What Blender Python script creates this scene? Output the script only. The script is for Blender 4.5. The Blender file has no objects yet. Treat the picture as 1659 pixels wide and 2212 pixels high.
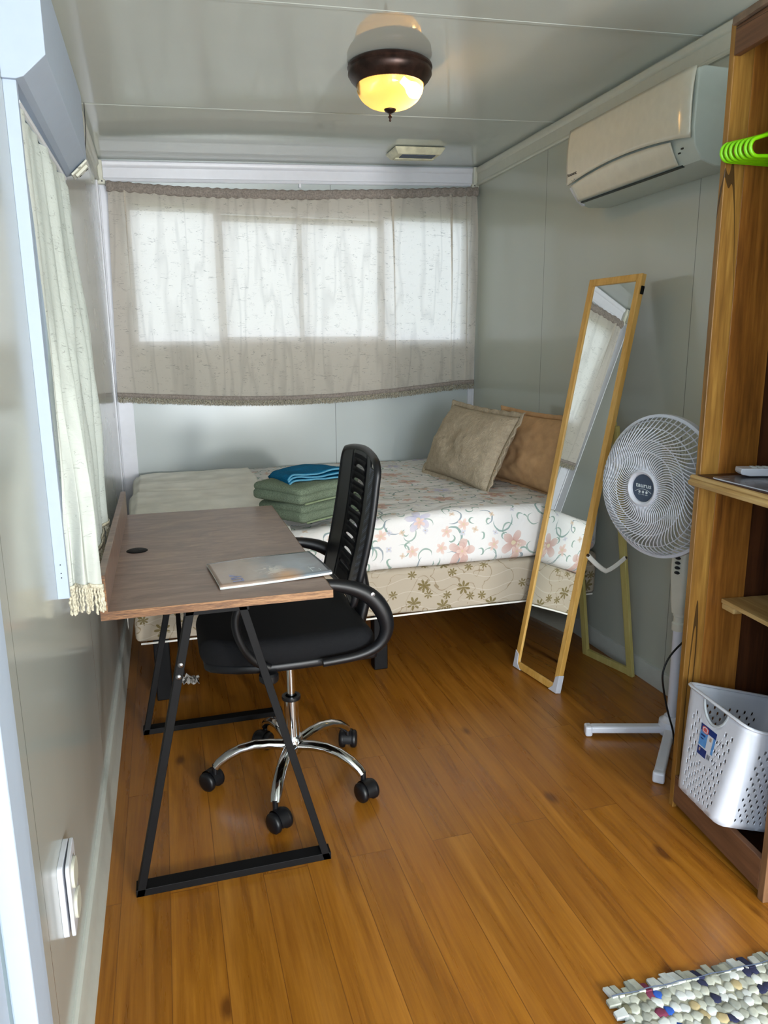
import bpy, bmesh, math, random
from mathutils import Vector, Matrix, noise
R = random.Random(7)
SC = bpy.context.scene
COL = SC.collection
PI = math.pi

# ------------------------------------------------------------------ room sizes
W, D, HL, HR = 2.07, 4.316, 2.308, 2.3832
XL = -0.025                    # face of the left wall
YF = -2.3                      # front wall, behind the camera
def ceil_z(x): return HL + (HR - HL) * x / W

# ------------------------------------------------------------------ camera
def make_camera():
    yaw, pitch, roll = .2846, .2146, -.0094
    cy, sy = math.cos(yaw), math.sin(yaw)
    F = Vector((sy*math.cos(pitch), cy*math.cos(pitch), -math.sin(pitch)))
    Rt = Vector((cy, -sy, 0)); U = Rt.cross(F)
    c, s = math.cos(roll), math.sin(roll)
    R2, U2 = Rt*c + U*s, -Rt*s + U*c
    cd = bpy.data.cameras.new('camera'); cam = bpy.data.objects.new('camera', cd); COL.objects.link(cam)
    m = Matrix((R2, U2, -F)).transposed().to_4x4()
    m.translation = Vector((.2239, 0, 1.35)); cam.matrix_world = m
    cd.sensor_fit = 'HORIZONTAL'; cd.sensor_width = 36; cd.lens = 36*1605.7/1659
    cd.clip_start = .02
    SC.camera = cam
make_camera()

# ------------------------------------------------------------------ world, lights, exposure
wd = bpy.data.worlds.new('sky'); SC.world = wd; wd.use_nodes = True
bgn = wd.node_tree.nodes['Background']; bgn.inputs[0].default_value = (.74, .86, 1, 1); bgn.inputs[1].default_value = 1.8
SC.view_settings.view_transform = 'Standard'; SC.view_settings.look = 'None'
SC.view_settings.exposure = 1.08; SC.view_settings.gamma = 1; SC.view_settings.use_curve_mapping = False
SC.cycles.use_denoising = True
SC.cycles.max_bounces = 7; SC.cycles.transparent_max_bounces = 16
SC.cycles.sample_clamp_indirect = 6; SC.cycles.blur_glossy = .5
def area(name, loc, rot, sx, sy, power, color=(1, 1, 1), portal=False):
    l = bpy.data.lights.new(name, 'AREA'); l.shape = 'RECTANGLE'; l.size = sx; l.size_y = sy
    l.energy = power; l.color = color
    if portal: l.cycles.is_portal = True
    o = bpy.data.objects.new(name, l); COL.objects.link(o); o.location = loc; o.rotation_euler = rot
    return o
# daylight through the openings (area lights stand in the window and door openings themselves), plus an added front fill
area('portal_back', (1.05, D+.03, 1.74), (-PI/2, 0, 0), 1.95, .75, 1, portal=True)
area('portal_left', (XL-.05, 2.09, 1.36), (0, -PI/2, 0), 1.05, .78, 1, portal=True)
area('fill_light_front', (.80, YF-.03, 1.15), (PI/2, 0, 0), 1.1, 1.7, 50, (.90, .96, 1))  # broad soft fill added behind the camera to lift the room's ambient light
area('daylight_front_window', (1.62, YF-.02, 1.20), (PI/2, 0, 0), .26, .30, 52, (1, .985, .96))
area('daylight_left_door', (XL-.05, -.45, 1.05), (0, -PI/2, 0), 1.9, .85, 9, (.62, .79, 1))

# ------------------------------------------------------------------ helpers
def lin(c):
    def f(v):
        v /= 255.
        return v/12.92 if v <= .04045 else ((v+.055)/1.055)**2.4
    return (f(c[0]), f(c[1]), f(c[2]), 1)

class MB:
    """collects shapes in world coordinates and links them as one mesh"""
    def __init__(s): s.v = []; s.f = []; s.mi = []; s.cur = 0
    def add(s, vs, fs, M=None):
        b = len(s.v)
        for p in vs:
            p = Vector(p)
            s.v.append(M @ p if M is not None else p)
        for f in fs: s.f.append([i+b for i in f]); s.mi.append(s.cur)
        return s
    def box(s, x0, y0, z0, x1, y1, z1, M=None):
        vs = [(x, y, z) for z in (z0, z1) for y in (y0, y1) for x in (x0, x1)]
        return s.add(vs, [(0,2,3,1),(4,5,7,6),(0,1,5,4),(2,6,7,3),(0,4,6,2),(1,3,7,5)], M)
    def hexa(s, p, M=None):       # eight corners: bottom ring then top ring
        return s.add(p, [(3,2,1,0),(4,5,6,7),(0,1,5,4),(1,2,6,5),(2,3,7,6),(3,0,4,7)], M)
    def prism(s, poly, h0, h1, axis='y', M=None):
        n = len(poly)
        def P(a, b, h): return {'y': (a, h, b), 'x': (h, a, b), 'z': (a, b, h)}[axis]
        vs = [P(a, b, h0) for a, b in poly] + [P(a, b, h1) for a, b in poly]
        fs = [list(range(n)), list(range(2*n-1, n-1, -1))] + [(i, i+n, (i+1) % n+n, (i+1) % n) for i in range(n)]
        return s.add(vs, fs, M)
    def lathe(s, prof, n=32, M=None):   # profile of (r, z)
        vs = []; fs = []
        for r, z in prof:
            for k in range(n):
                a = 2*PI*k/n; vs.append((max(r, 1e-5)*math.cos(a), max(r, 1e-5)*math.sin(a), z))
        for j in range(len(prof)-1):
            for k in range(n):
                fs.append((j*n+k, j*n+(k+1) % n, (j+1)*n+(k+1) % n, (j+1)*n+k))
        return s.add(vs, fs, M)
    def tube(s, pts, rad, n=10, closed=False, flat=None, up=None, M=None):
        """round tube along points; rad number or list; flat=(a,b) elliptical scale with fixed up"""
        pts = [Vector(p) for p in pts]; m = len(pts); vs = []; fs = []
        prev = None
        for i, p in enumerate(pts):
            a = pts[(i-1) % m] if (closed or i > 0) else p
            b = pts[(i+1) % m] if (closed or i < m-1) else p
            t = (b-a).normalized()
            if up is not None: nrm = (Vector(up) - t*Vector(up).dot(t)).normalized()
            elif prev is None:
                r = Vector((0, 0, 1)) if abs(t.z) < .9 else Vector((1, 0, 0))
                nrm = (r - t*r.dot(t)).normalized()
            else: nrm = (prev - t*prev.dot(t)).normalized()
            prev = nrm; bi = t.cross(nrm)
            r = rad[i] if isinstance(rad, (list, tuple)) else rad
            fa, fb = flat if flat else (1, 1)
            for k in range(n):
                an = 2*PI*k/n
                vs.append(p + nrm*(math.cos(an)*r*fa) + bi*(math.sin(an)*r*fb))
        for i in range(m if closed else m-1):
            j = (i+1) % m
            for k in range(n):
                fs.append((i*n+k, i*n+(k+1) % n, j*n+(k+1) % n, j*n+k))
        if not closed:
            fs.append(list(range(n-1, -1, -1))); fs.append([(m-1)*n+k for k in range(n)])
        return s.add(vs, fs, M)
    def bar(s, a, b, w, h, up=(0, 0, 1), M=None):   # rectangular bar, w across, h along up
        a, b = Vector(a), Vector(b); t = (b-a).normalized(); u = Vector(up); u = (u-t*u.dot(t)).normalized(); c = t.cross(u)
        vs = [q + c*(sx*w/2) + u*(sy*h/2) for q in (a, b) for sx, sy in ((-1,-1),(1,-1),(1,1),(-1,1))]
        return s.hexa(vs, M)
    def grid(s, fn, nu, nv, u0=0, u1=1, v0=0, v1=1, M=None, skip=None):
        vs = [fn(u0+(u1-u0)*i/nu, v0+(v1-v0)*j/nv) for j in range(nv+1) for i in range(nu+1)]
        fs = [(j*(nu+1)+i, j*(nu+1)+i+1, (j+1)*(nu+1)+i+1, (j+1)*(nu+1)+i) for j in range(nv) for i in range(nu)
              if not (skip and skip(i, j))]
        return s.add(vs, fs, M)
    def disc(s, c, r, n=16, axis='z', M=None):
        vs = []
        for k in range(n):
            a = 2*PI*k/n; q = {'z': (math.cos(a), math.sin(a), 0), 'x': (0, math.cos(a), math.sin(a)), 'y': (math.cos(a), 0, math.sin(a))}[axis]
            vs.append(Vector(c)+Vector(q)*r)
        return s.add(vs, [list(range(n))], M)

MW = {}
def link_obj(o, parent):
    COL.objects.link(o)
    if parent is not None: o.parent = parent
def build(name, mb, mats, parent=None, smooth=35, bevel=0, seg=2, solid=0, subd=0, merge=False, offs=-1):
    me = bpy.data.meshes.new(name)
    inv = MW[parent.name].inverted() if parent is not None and parent.name in MW else Matrix()
    me.from_pydata([tuple(inv @ p) for p in mb.v], [], mb.f)
    if not isinstance(mats, (list, tuple)): mats = [mats]
    for m in mats: me.materials.append(m)
    for p, i in zip(me.polygons, mb.mi): p.material_index = min(i, len(mats)-1)
    bm = bmesh.new(); bm.from_mesh(me)
    if merge: bmesh.ops.remove_doubles(bm, verts=bm.verts, dist=1e-5)
    if not solid: bmesh.ops.recalc_face_normals(bm, faces=bm.faces)
    bm.to_mesh(me); bm.free()
    if smooth:
        for p in me.polygons: p.use_smooth = True
        me.set_sharp_from_angle(angle=math.radians(smooth))
    o = bpy.data.objects.new(name, me); link_obj(o, parent)
    if parent is not None and parent.name in MW: MW[o.name] = MW[parent.name]
    else: MW[o.name] = Matrix()
    if solid:
        md = o.modifiers.new('solid', 'SOLIDIFY'); md.thickness = solid; md.offset = offs
    if bevel:
        md = o.modifiers.new('bevel', 'BEVEL'); md.width = bevel; md.segments = seg; md.limit_method = 'ANGLE'; md.angle_limit = math.radians(40)
    if subd:
        md = o.modifiers.new('sub', 'SUBSURF'); md.levels = md.render_levels = subd
    return o
def props(o, label, cat, group=None):
    o['label'] = label; o['category'] = cat
    if group: o['group'] = group
    return o
def thing(name, label, cat, loc=(0, 0, 0), rz=0, group=None):
    o = bpy.data.objects.new(name, None); COL.objects.link(o); o.empty_display_size = .05
    o.location = loc; o.rotation_euler = (0, 0, rz)
    MW[o.name] = Matrix.Translation(loc) @ Matrix.Rotation(rz, 4, 'Z')
    return props(o, label, cat, group)
def struct(name, mb, mats, parent=None, label=None, **k):
    o = build(name, mb, mats, parent, **k)
    if parent is None: o['kind'] = 'structure'
    if label: o['label'] = label
    return o
def frame(loc, ex, ez):
    """matrix with local x along ex, local z along ez"""
    ex, ez = Vector(ex).normalized(), Vector(ez).normalized()
    ex = (ex - ez*ex.dot(ez)).normalized(); ey = ez.cross(ex)
    m = Matrix((ex, ey, ez)).transposed().to_4x4(); m.translation = Vector(loc); return m
def text_mb(mb, s, size, M, extr=.0004, bold=0, sx=1, align='CENTER'):
    c = bpy.data.curves.new('t', 'FONT'); c.body = s; c.size = size; c.align_x = align; c.align_y = 'CENTER'
    c.extrude = extr; c.offset = bold; c.resolution_u = 3
    o = bpy.data.objects.new('t', c); COL.objects.link(o)
    dg = bpy.context.evaluated_depsgraph_get(); me = bpy.data.meshes.new_from_object(o.evaluated_get(dg))
    mb.add([(v.co.x*sx, v.co.y, v.co.z) for v in me.vertices], [list(p.vertices) for p in me.polygons], M)
    bpy.data.objects.remove(o); bpy.data.curves.remove(c); bpy.data.meshes.remove(me)

# ------------------------------------------------------------------ materials
class NT:
    def __init__(s, name):
        s.m = bpy.data.materials.new(name); s.m.use_nodes = True; s.t = s.m.node_tree; s.N = s.t.nodes; s.L = s.t.links
        s.b = s.N['Principled BSDF']; s.out = s.N['Material Output']
    def n(s, typ, ins=None, **kw):
        nd = s.N.new('ShaderNode'+typ)
        for k, v in kw.items(): setattr(nd, k, v)
        for k, v in (ins or {}).items(): s.set(nd.inputs[k], v)
        return nd
    def set(s, sock, v):
        if isinstance(v, bpy.types.NodeSocket): s.L.new(v, sock)
        elif isinstance(v, bpy.types.Node): s.L.new(v.outputs[0], sock)
        else: sock.default_value = v
    def math(s, op, a, b=0, c=0):
        nd = s.n('Math', operation=op); s.set(nd.inputs[0], a); s.set(nd.inputs[1], b); s.set(nd.inputs[2], c); return nd.outputs[0]
    def pos(s): return s.n('NewGeometry').outputs['Position']
    def obj(s): return s.n('TexCoord').outputs['Object']
    def mapv(s, v, scale=(1, 1, 1), rot=(0, 0, 0), loc=(0, 0, 0)):
        nd = s.n('Mapping'); s.L.new(v, nd.inputs[0]); nd.inputs['Scale'].default_value = scale
        nd.inputs['Rotation'].default_value = rot; nd.inputs['Location'].default_value = loc; return nd.outputs[0]
    def noise(s, v, scale, detail=3, rough=.5, dist=0, **kw):
        nd = s.n('TexNoise', **kw); s.L.new(v, nd.inputs['Vector']); nd.inputs['Scale'].default_value = scale
        nd.inputs['Detail'].default_value = detail; nd.inputs['Roughness'].default_value = rough; nd.inputs['Distortion'].default_value = dist
        return nd.outputs[0]
    def ramp(s, f, stops, interp='LINEAR'):
        nd = s.n('ValToRGB'); s.set(nd.inputs[0], f); cr = nd.color_ramp; cr.interpolation = interp
        while len(cr.elements) < len(stops): cr.elements.new(.5)
        for e, (p, c) in zip(cr.elements, stops):
            e.position = p; e.color = c if len(c) == 4 else lin(c)
        return nd.outputs[0]
    def mix(s, f, a, b, mode='MIX'):
        nd = s.n('Mix', data_type='RGBA', blend_type=mode); s.set(nd.inputs[0], f); s.set(nd.inputs[6], a); s.set(nd.inputs[7], b); return nd.outputs[2]
    def bump(s, h, strength=.3, dist=.01):
        nd = s.n('Bump'); s.set(nd.inputs['Height'], h); nd.inputs['Strength'].default_value = strength; nd.inputs['Distance'].default_value = dist
        s.L.new(nd.outputs[0], s.b.inputs['Normal']); return nd.outputs[0]
    def done(s, color=None, rough=.5, metal=0, spec=.5, **kw):
        if color is not None: s.set(s.b.inputs['Base Color'], lin(color) if isinstance(color, tuple) and len(color) == 3 else color)
        s.set(s.b.inputs['Roughness'], rough); s.b.inputs['Metallic'].default_value = metal; s.b.inputs['Specular IOR Level'].default_value = spec
        for k, v in kw.items(): s.set(s.b.inputs[k], v)
        return s.m
def sep(t, v):
    nd = t.n('SeparateXYZ'); t.L.new(v, nd.inputs[0]); return nd.outputs

def plain(name, c, rough=.5, metal=0, spec=.5, var=.04, nscale=30, bumpy=0):
    t = NT(name); nz = t.noise(t.obj(), nscale, 3)
    c1 = tuple(max(0, x*(1-var*2)) for x in c); c2 = tuple(min(255, x*(1+var)) for x in c)
    col = t.ramp(nz, [(.3, c1), (.7, c2)])
    if bumpy: t.bump(nz, bumpy, .002)
    return t.done(col, rough, metal, spec)

def wall_mat(name, c, seams=(), axis=0, rough=.14):
    t = NT(name); p = t.pos(); X = sep(t, p)
    nz = t.noise(t.mapv(p, (1, 1, .35)), 2.2, 2)
    col = t.ramp(nz, [(.3, tuple(v*.965 for v in c)), (.7, c)])
    for sm in seams:
        d = t.math('ABSOLUTE', t.math('SUBTRACT', X[axis], sm)); k = t.math('LESS_THAN', d, .0018)
        col = t.mix(k, col, lin(tuple(v*.7 for v in c)))
    wav = t.noise(t.mapv(p, (14, 14, .6) if axis != 2 else (9, 2, 1)), 1, 2)
    t.bump(wav, .008, .002)
    rg = t.math('MULTIPLY_ADD', t.noise(p, 3, 2), .07, rough-.04)
    return t.done(col, rg, 0, .5)
m_wall_b = wall_mat('wall_panel_back', (186, 194, 194), (1.194,), 0, .22)
m_wall_r = wall_mat('wall_panel_right', (187, 191, 179), (3.46, 2.345, .9), 1)
m_wall_l = wall_mat('wall_panel_left', (180, 185, 181), (2.21, 1.2), 1, .16)
m_ceil = wall_mat('ceiling_panel', (206, 212, 206), (), 2, .065)
m_white = plain('white_trim', (220, 222, 230), .35, var=.005)
m_trim2 = plain('cream_trim', (206, 206, 192), .35, var=.006)
m_base = plain('baseboard_paint', (190, 193, 186), .4, var=.01)
m_alu = plain('painted_aluminium', (172, 186, 206), .55, 0, .25, var=.004)

def floor_mat():
    t = NT('laminate_floor'); p = t.pos(); X = sep(t, p)
    cmb = t.n('CombineXYZ'); t.L.new(X[1], cmb.inputs[0]); t.L.new(X[0], cmb.inputs[1])
    br = t.n('TexBrick', {'Vector': t.mapv(cmb.outputs[0], (1, 1, 1), (0, 0, 0), (.35, .083, 0)), 'Scale': 1.0, 'Mortar Size': .0012, 'Mortar Smooth': .3,
                          'Brick Width': 1.28, 'Row Height': .1185, 'Color1': (0, 0, 0, 1), 'Color2': (1, 1, 1, 1), 'Mortar': (.5, .5, .5, 1)})
    br.offset = .37
    rnd = br.outputs['Color']; mort = br.outputs['Fac']
    # shift the grain per plank
    off = t.n('VectorMath', operation='MULTIPLY_ADD'); t.L.new(rnd, off.inputs[0]); off.inputs[1].default_value = (7, 13, 3); t.L.new(p, off.inputs[2])
    g = off.outputs[0]
    g1 = t.noise(t.mapv(g, (22, 1.3, 22)), 1, 6, .6, .6)
    g2 = t.noise(t.mapv(g, (90, 3.0, 90)), 1, 4, .7, .2)
    g3 = t.noise(t.mapv(g, (5, .9, 5)), 1, 3, .5, 1.2)
    col = t.ramp(g1, [(.25, (104, 60, 14)), (.45, (140, 86, 20)), (.62, (162, 106, 36)), (.8, (180, 124, 50))])
    col = t.mix(.35, col, t.ramp(g2, [(.3, (96, 54, 16)), (.6, (164, 108, 34)), (.8, (186, 130, 50))]))
    col = t.mix(t.math('MULTIPLY', t.ramp(g3, [(.45, (0, 0, 0)), (.75, (255, 255, 255))]), .45), col, lin((128, 74, 26)))
    vo = t.n('TexVoronoi', {'Vector': t.mapv(g, (5.2, 2.6, 5.2)), 'Scale': 1.0, 'Randomness': 1.0}, feature='F1')
    kd = t.math('ADD', vo.outputs['Distance'], t.math('MULTIPLY', g1, .10))
    knot = t.ramp(kd, [(.095, (255, 255, 255)), (.16, (0, 0, 0))])
    col = t.mix(t.math('MULTIPLY', knot, .75), col, lin((74, 38, 14)))
    v = t.n('HueSaturation', {'Hue': .5, 'Saturation': 1.0, 'Value': t.math('MULTIPLY_ADD', rnd, .16, .92), 'Color': col})
    col = t.mix(t.math('MULTIPLY', mort, .6), v.outputs[0], lin((84, 48, 20)))
    t.bump(t.math('SUBTRACT', t.math('MULTIPLY', g2, .15), mort), .22, .0015)
    return t.done(col, t.math('MULTIPLY_ADD', g1, .18, .20), 0, .45)
m_floor = floor_mat()

def wood_mat(name, cols, scale=1, axis='z', rough=.45, cracks=False, spec=.4):
    t = NT(name); o = t.obj()
    st = {'z': (16, 16, 1.0), 'y': (16, 1.0, 16), 'x': (1.0, 16, 16)}[axis]
    st = tuple(v*scale for v in st)
    g1 = t.noise(t.mapv(o, st), 1, 5, .6, .8)
    g2 = t.noise(t.mapv(o, tuple(v*5 for v in st)), 1, 3, .6, .1)
    g4 = t.noise(t.mapv(o, tuple(v*.35 for v in st)), 1, 2, .5, .5)
    f = t.math('MULTIPLY_ADD', g2, .42, t.math('MULTIPLY_ADD', g4, .34, t.math('MULTIPLY', g1, .52)))
    f = t.math('SUBTRACT', f, .12)
    col = t.ramp(f, [(.34, cols[0]), (.52, cols[1]), (.66, cols[2])])
    if cracks:
        cr = t.noise(t.mapv(o, tuple(v*.45 for v in st), loc=(.3, .7, .2)), 1, 2, .5, .3)
        k = t.math('LESS_THAN', t.math('ABSOLUTE', t.math('SUBTRACT', cr, .5)), .004)
        col = t.mix(t.math('MULTIPLY', k, .8), col, lin((38, 24, 12)))
    t.bump(f, .2, .002)
    return t.done(col, rough, 0, spec)
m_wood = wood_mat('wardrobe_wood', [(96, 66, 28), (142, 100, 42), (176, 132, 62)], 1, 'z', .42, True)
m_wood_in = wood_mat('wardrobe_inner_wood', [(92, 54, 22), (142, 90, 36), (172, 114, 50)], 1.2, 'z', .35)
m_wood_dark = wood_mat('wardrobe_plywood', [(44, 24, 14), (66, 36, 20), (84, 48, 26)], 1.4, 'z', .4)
m_wood_rail = wood_mat('wardrobe_rail', [(84, 56, 38), (112, 76, 52), (134, 94, 62)], 1, 'y', .5, True)
m_wood_near = wood_mat('wardrobe_outer_wood', [(78, 54, 36), (110, 78, 52), (132, 96, 64)], 1, 'z', .55)
m_shelf = wood_mat('shelf_edge_wood', [(142, 110, 62), (176, 142, 88), (200, 170, 116)], 1, 'y', .5)
m_pine = wood_mat('pine_frame', [(196, 146, 66), (212, 164, 84), (224, 180, 104)], 1.2, 'z', .4)
m_pine2 = wood_mat('pale_pine_stand', [(176, 162, 92), (190, 176, 106), (202, 188, 122)], 1, 'z', .5)

def desk_mat():
    t = NT('desk_laminate'); o = t.obj()
    a = t.noise(t.mapv(o, (5, 13, 5)), 1, 7, .7, 1.8)
    b = t.noise(t.mapv(o, (4, 70, 4)), 1, 4, .7, .3)
    c = t.noise(t.mapv(o, (2.2, 3.4, 2)), 1, 3, .5, .8)
    col = t.ramp(a, [(.32, (90, 66, 54)), (.5, (130, 102, 88)), (.68, (164, 136, 116))])
    col = t.mix(.3, col, t.ramp(b, [(.3, (96, 74, 64)), (.7, (164, 140, 124))]))
    col = t.mix(t.math('MULTIPLY', t.ramp(c, [(.5, (0, 0, 0)), (.8, (255, 255, 255))]), .4), col, lin((104, 76, 62)))
    return t.done(col, t.math('MULTIPLY_ADD', a, .15, .27), 0, .5)
m_desk = desk_mat()
m_desk_edge = wood_mat('desk_edge_band', [(56, 36, 24), (116, 80, 50), (158, 118, 80)], 14, 'x', .45)
m_black = plain('black_powder_metal', (9, 9, 11), .6, 0, .2, .1)
m_blackpl = plain('black_plastic', (12, 13, 17), .42, 0, .4, .08)
m_fabric_blk = plain('black_mesh_fabric', (8, 9, 13), .85, 0, .3, .3, 900, .5)
m_chrome = plain('chrome', (210, 212, 216), .07, 1, .5, .01)
m_steel = plain('screw_steel', (150, 150, 155), .3, 1, .5, .02)
m_wpl = plain('white_plastic', (206, 209, 218), .32, 0, .5, .006)
m_crpl = plain('cream_plastic', (200, 200, 186), .35, 0, .5, .01)
m_ac = plain('ac_plastic', (214, 210, 192), .16, 0, .55, .01)
m_ac_dark = plain('ac_slot', (38, 48, 46), .5)
m_ac_side = plain('ac_side', (190, 200, 192), .4, var=.006)
m_slate = plain('slate_badge', (66, 78, 96), .35)
m_bronze = plain('oiled_bronze', (64, 46, 40), .35, .6, .5, .15)
m_green = plain('lime_green_plastic', (132, 214, 12), .3, 0, .5, .03)
m_dark = plain('dark_gap', (28, 30, 32), .7)
m_vent = plain('vent_cream', (222, 218, 190), .4)
m_vent_d = plain('vent_grille_blue', (70, 82, 104), .5)
m_print = plain('dark_print', (60, 56, 56), .5)
m_silver = plain('pale_print', (206, 214, 216), .5)

def glass_mat():
    t = NT('window_glass'); fr = t.n('Fresnel', {'IOR': 1.45}); tr = t.n('BsdfTransparent'); gl = t.n('BsdfGlossy', {'Roughness': .02})
    mx = t.n('MixShader'); t.L.new(fr.outputs[0], mx.inputs[0]); t.L.new(tr.outputs[0], mx.inputs[1]); t.L.new(gl.outputs[0], mx.inputs[2])
    t.L.new(mx.outputs[0], t.out.inputs[0]); return t.m
m_glass = glass_mat()

def curtain_mat(name, c, tcol, see=.10, trans=.5):
    t = NT(name); o = t.obj(); 
    cr = t.noise(t.mapv(o, (11, 11, 66)), 1, 2, .55, .9)
    line = t.math('LESS_THAN', t.math('ABSOLUTE', t.math('SUBTRACT', cr, .5)), .0095)
    msk = t.math('GREATER_THAN', t.noise(o, 24, 2), .53)
    line = t.math('MULTIPLY', line, msk)
    vr = t.noise(t.mapv(o, (9, 9, 1.3)), 1, 2, .5, .35)
    vl = t.ramp(t.math('ABSOLUTE', t.math('SUBTRACT', vr, .5)), [(0, (255, 255, 255)), (.06, (0, 0, 0))])
    line = t.math('MAXIMUM', line, t.math('MULTIPLY', vl, .38))
    h = t.math('SUBTRACT', t.noise(t.mapv(o, (30, 30, 60)), 1, 4, .6, .8), t.math('MULTIPLY', line, .5))
    bn = t.n('Bump', {'Height': h, 'Strength': .4, 'Distance': .006})
    weave = t.noise(t.mapv(o, (600, 600, 600)), 1, 1)
    cl = t.mix(t.math('MULTIPLY', line, .45), lin(c), lin(tuple(v*.62 for v in c)))
    tl = t.mix(t.math('MULTIPLY', line, .55), lin(tcol), lin(tuple(v*.5 for v in tcol)))
    df = t.n('BsdfDiffuse', {'Color': cl, 'Normal': bn.outputs[0]}); tr = t.n('BsdfTranslucent', {'Color': tl, 'Normal': bn.outputs[0]})
    m1 = t.n('MixShader', {0: trans}); t.L.new(df.outputs[0], m1.inputs[1]); t.L.new(tr.outputs[0], m1.inputs[2])
    tp = t.n('BsdfTransparent', {'Color': lin(tcol)}); m2 = t.n('MixShader')
    t.L.new(t.math('MULTIPLY_ADD', weave, see*.8, see*.6), m2.inputs[0]); t.L.new(m1.outputs[0], m2.inputs[1]); t.L.new(tp.outputs[0], m2.inputs[2])
    t.L.new(m2.outputs[0], t.out.inputs[0]); return t.m
m_curt = curtain_mat('sheer_cream_curtain', (232, 224, 212), (240, 235, 228), .07, .5)
m_curt_l = curtain_mat('pale_green_curtain', (208, 212, 206), (208, 218, 206), .03, .16)
m_hem = plain('curtain_header_cloth', (146, 137, 130), .9, 0, .1, .08, 120, .6)
m_fringe_b = plain('grey_fringe_thread', (158, 152, 136), .85, 0, .2, .25, 200)
m_fringe = plain('fringe_thread', (196, 190, 170), .85, 0, .2, .12, 200)

def dome_mat():
    t = NT('ribbed_lamp_glass'); o = t.obj()
    df = t.n('BsdfTranslucent', {'Color': lin((255, 226, 168))}); tp = t.n('BsdfTransparent', {'Color': lin((255, 240, 205))}); gl = t.n('BsdfGlossy', {'Roughness': .08})
    m1 = t.n('MixShader', {0: .45}); t.L.new(df.outputs[0], m1.inputs[1]); t.L.new(tp.outputs[0], m1.inputs[2])
    m2 = t.n('MixShader', {0: .08}); t.L.new(m1.outputs[0], m2.inputs[1]); t.L.new(gl.outputs[0], m2.inputs[2])
    t.L.new(m2.outputs[0], t.out.inputs[0]); return t.m
m_dome = dome_mat()
def emit(name, c, s):
    t = NT(name); e = t.n('Emission', {'Color': lin(c), 'Strength': s}); t.L.new(e.outputs[0], t.out.inputs[0]); return t.m
m_bulb = emit('lit_bulb', (255, 206, 130), 40)

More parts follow.
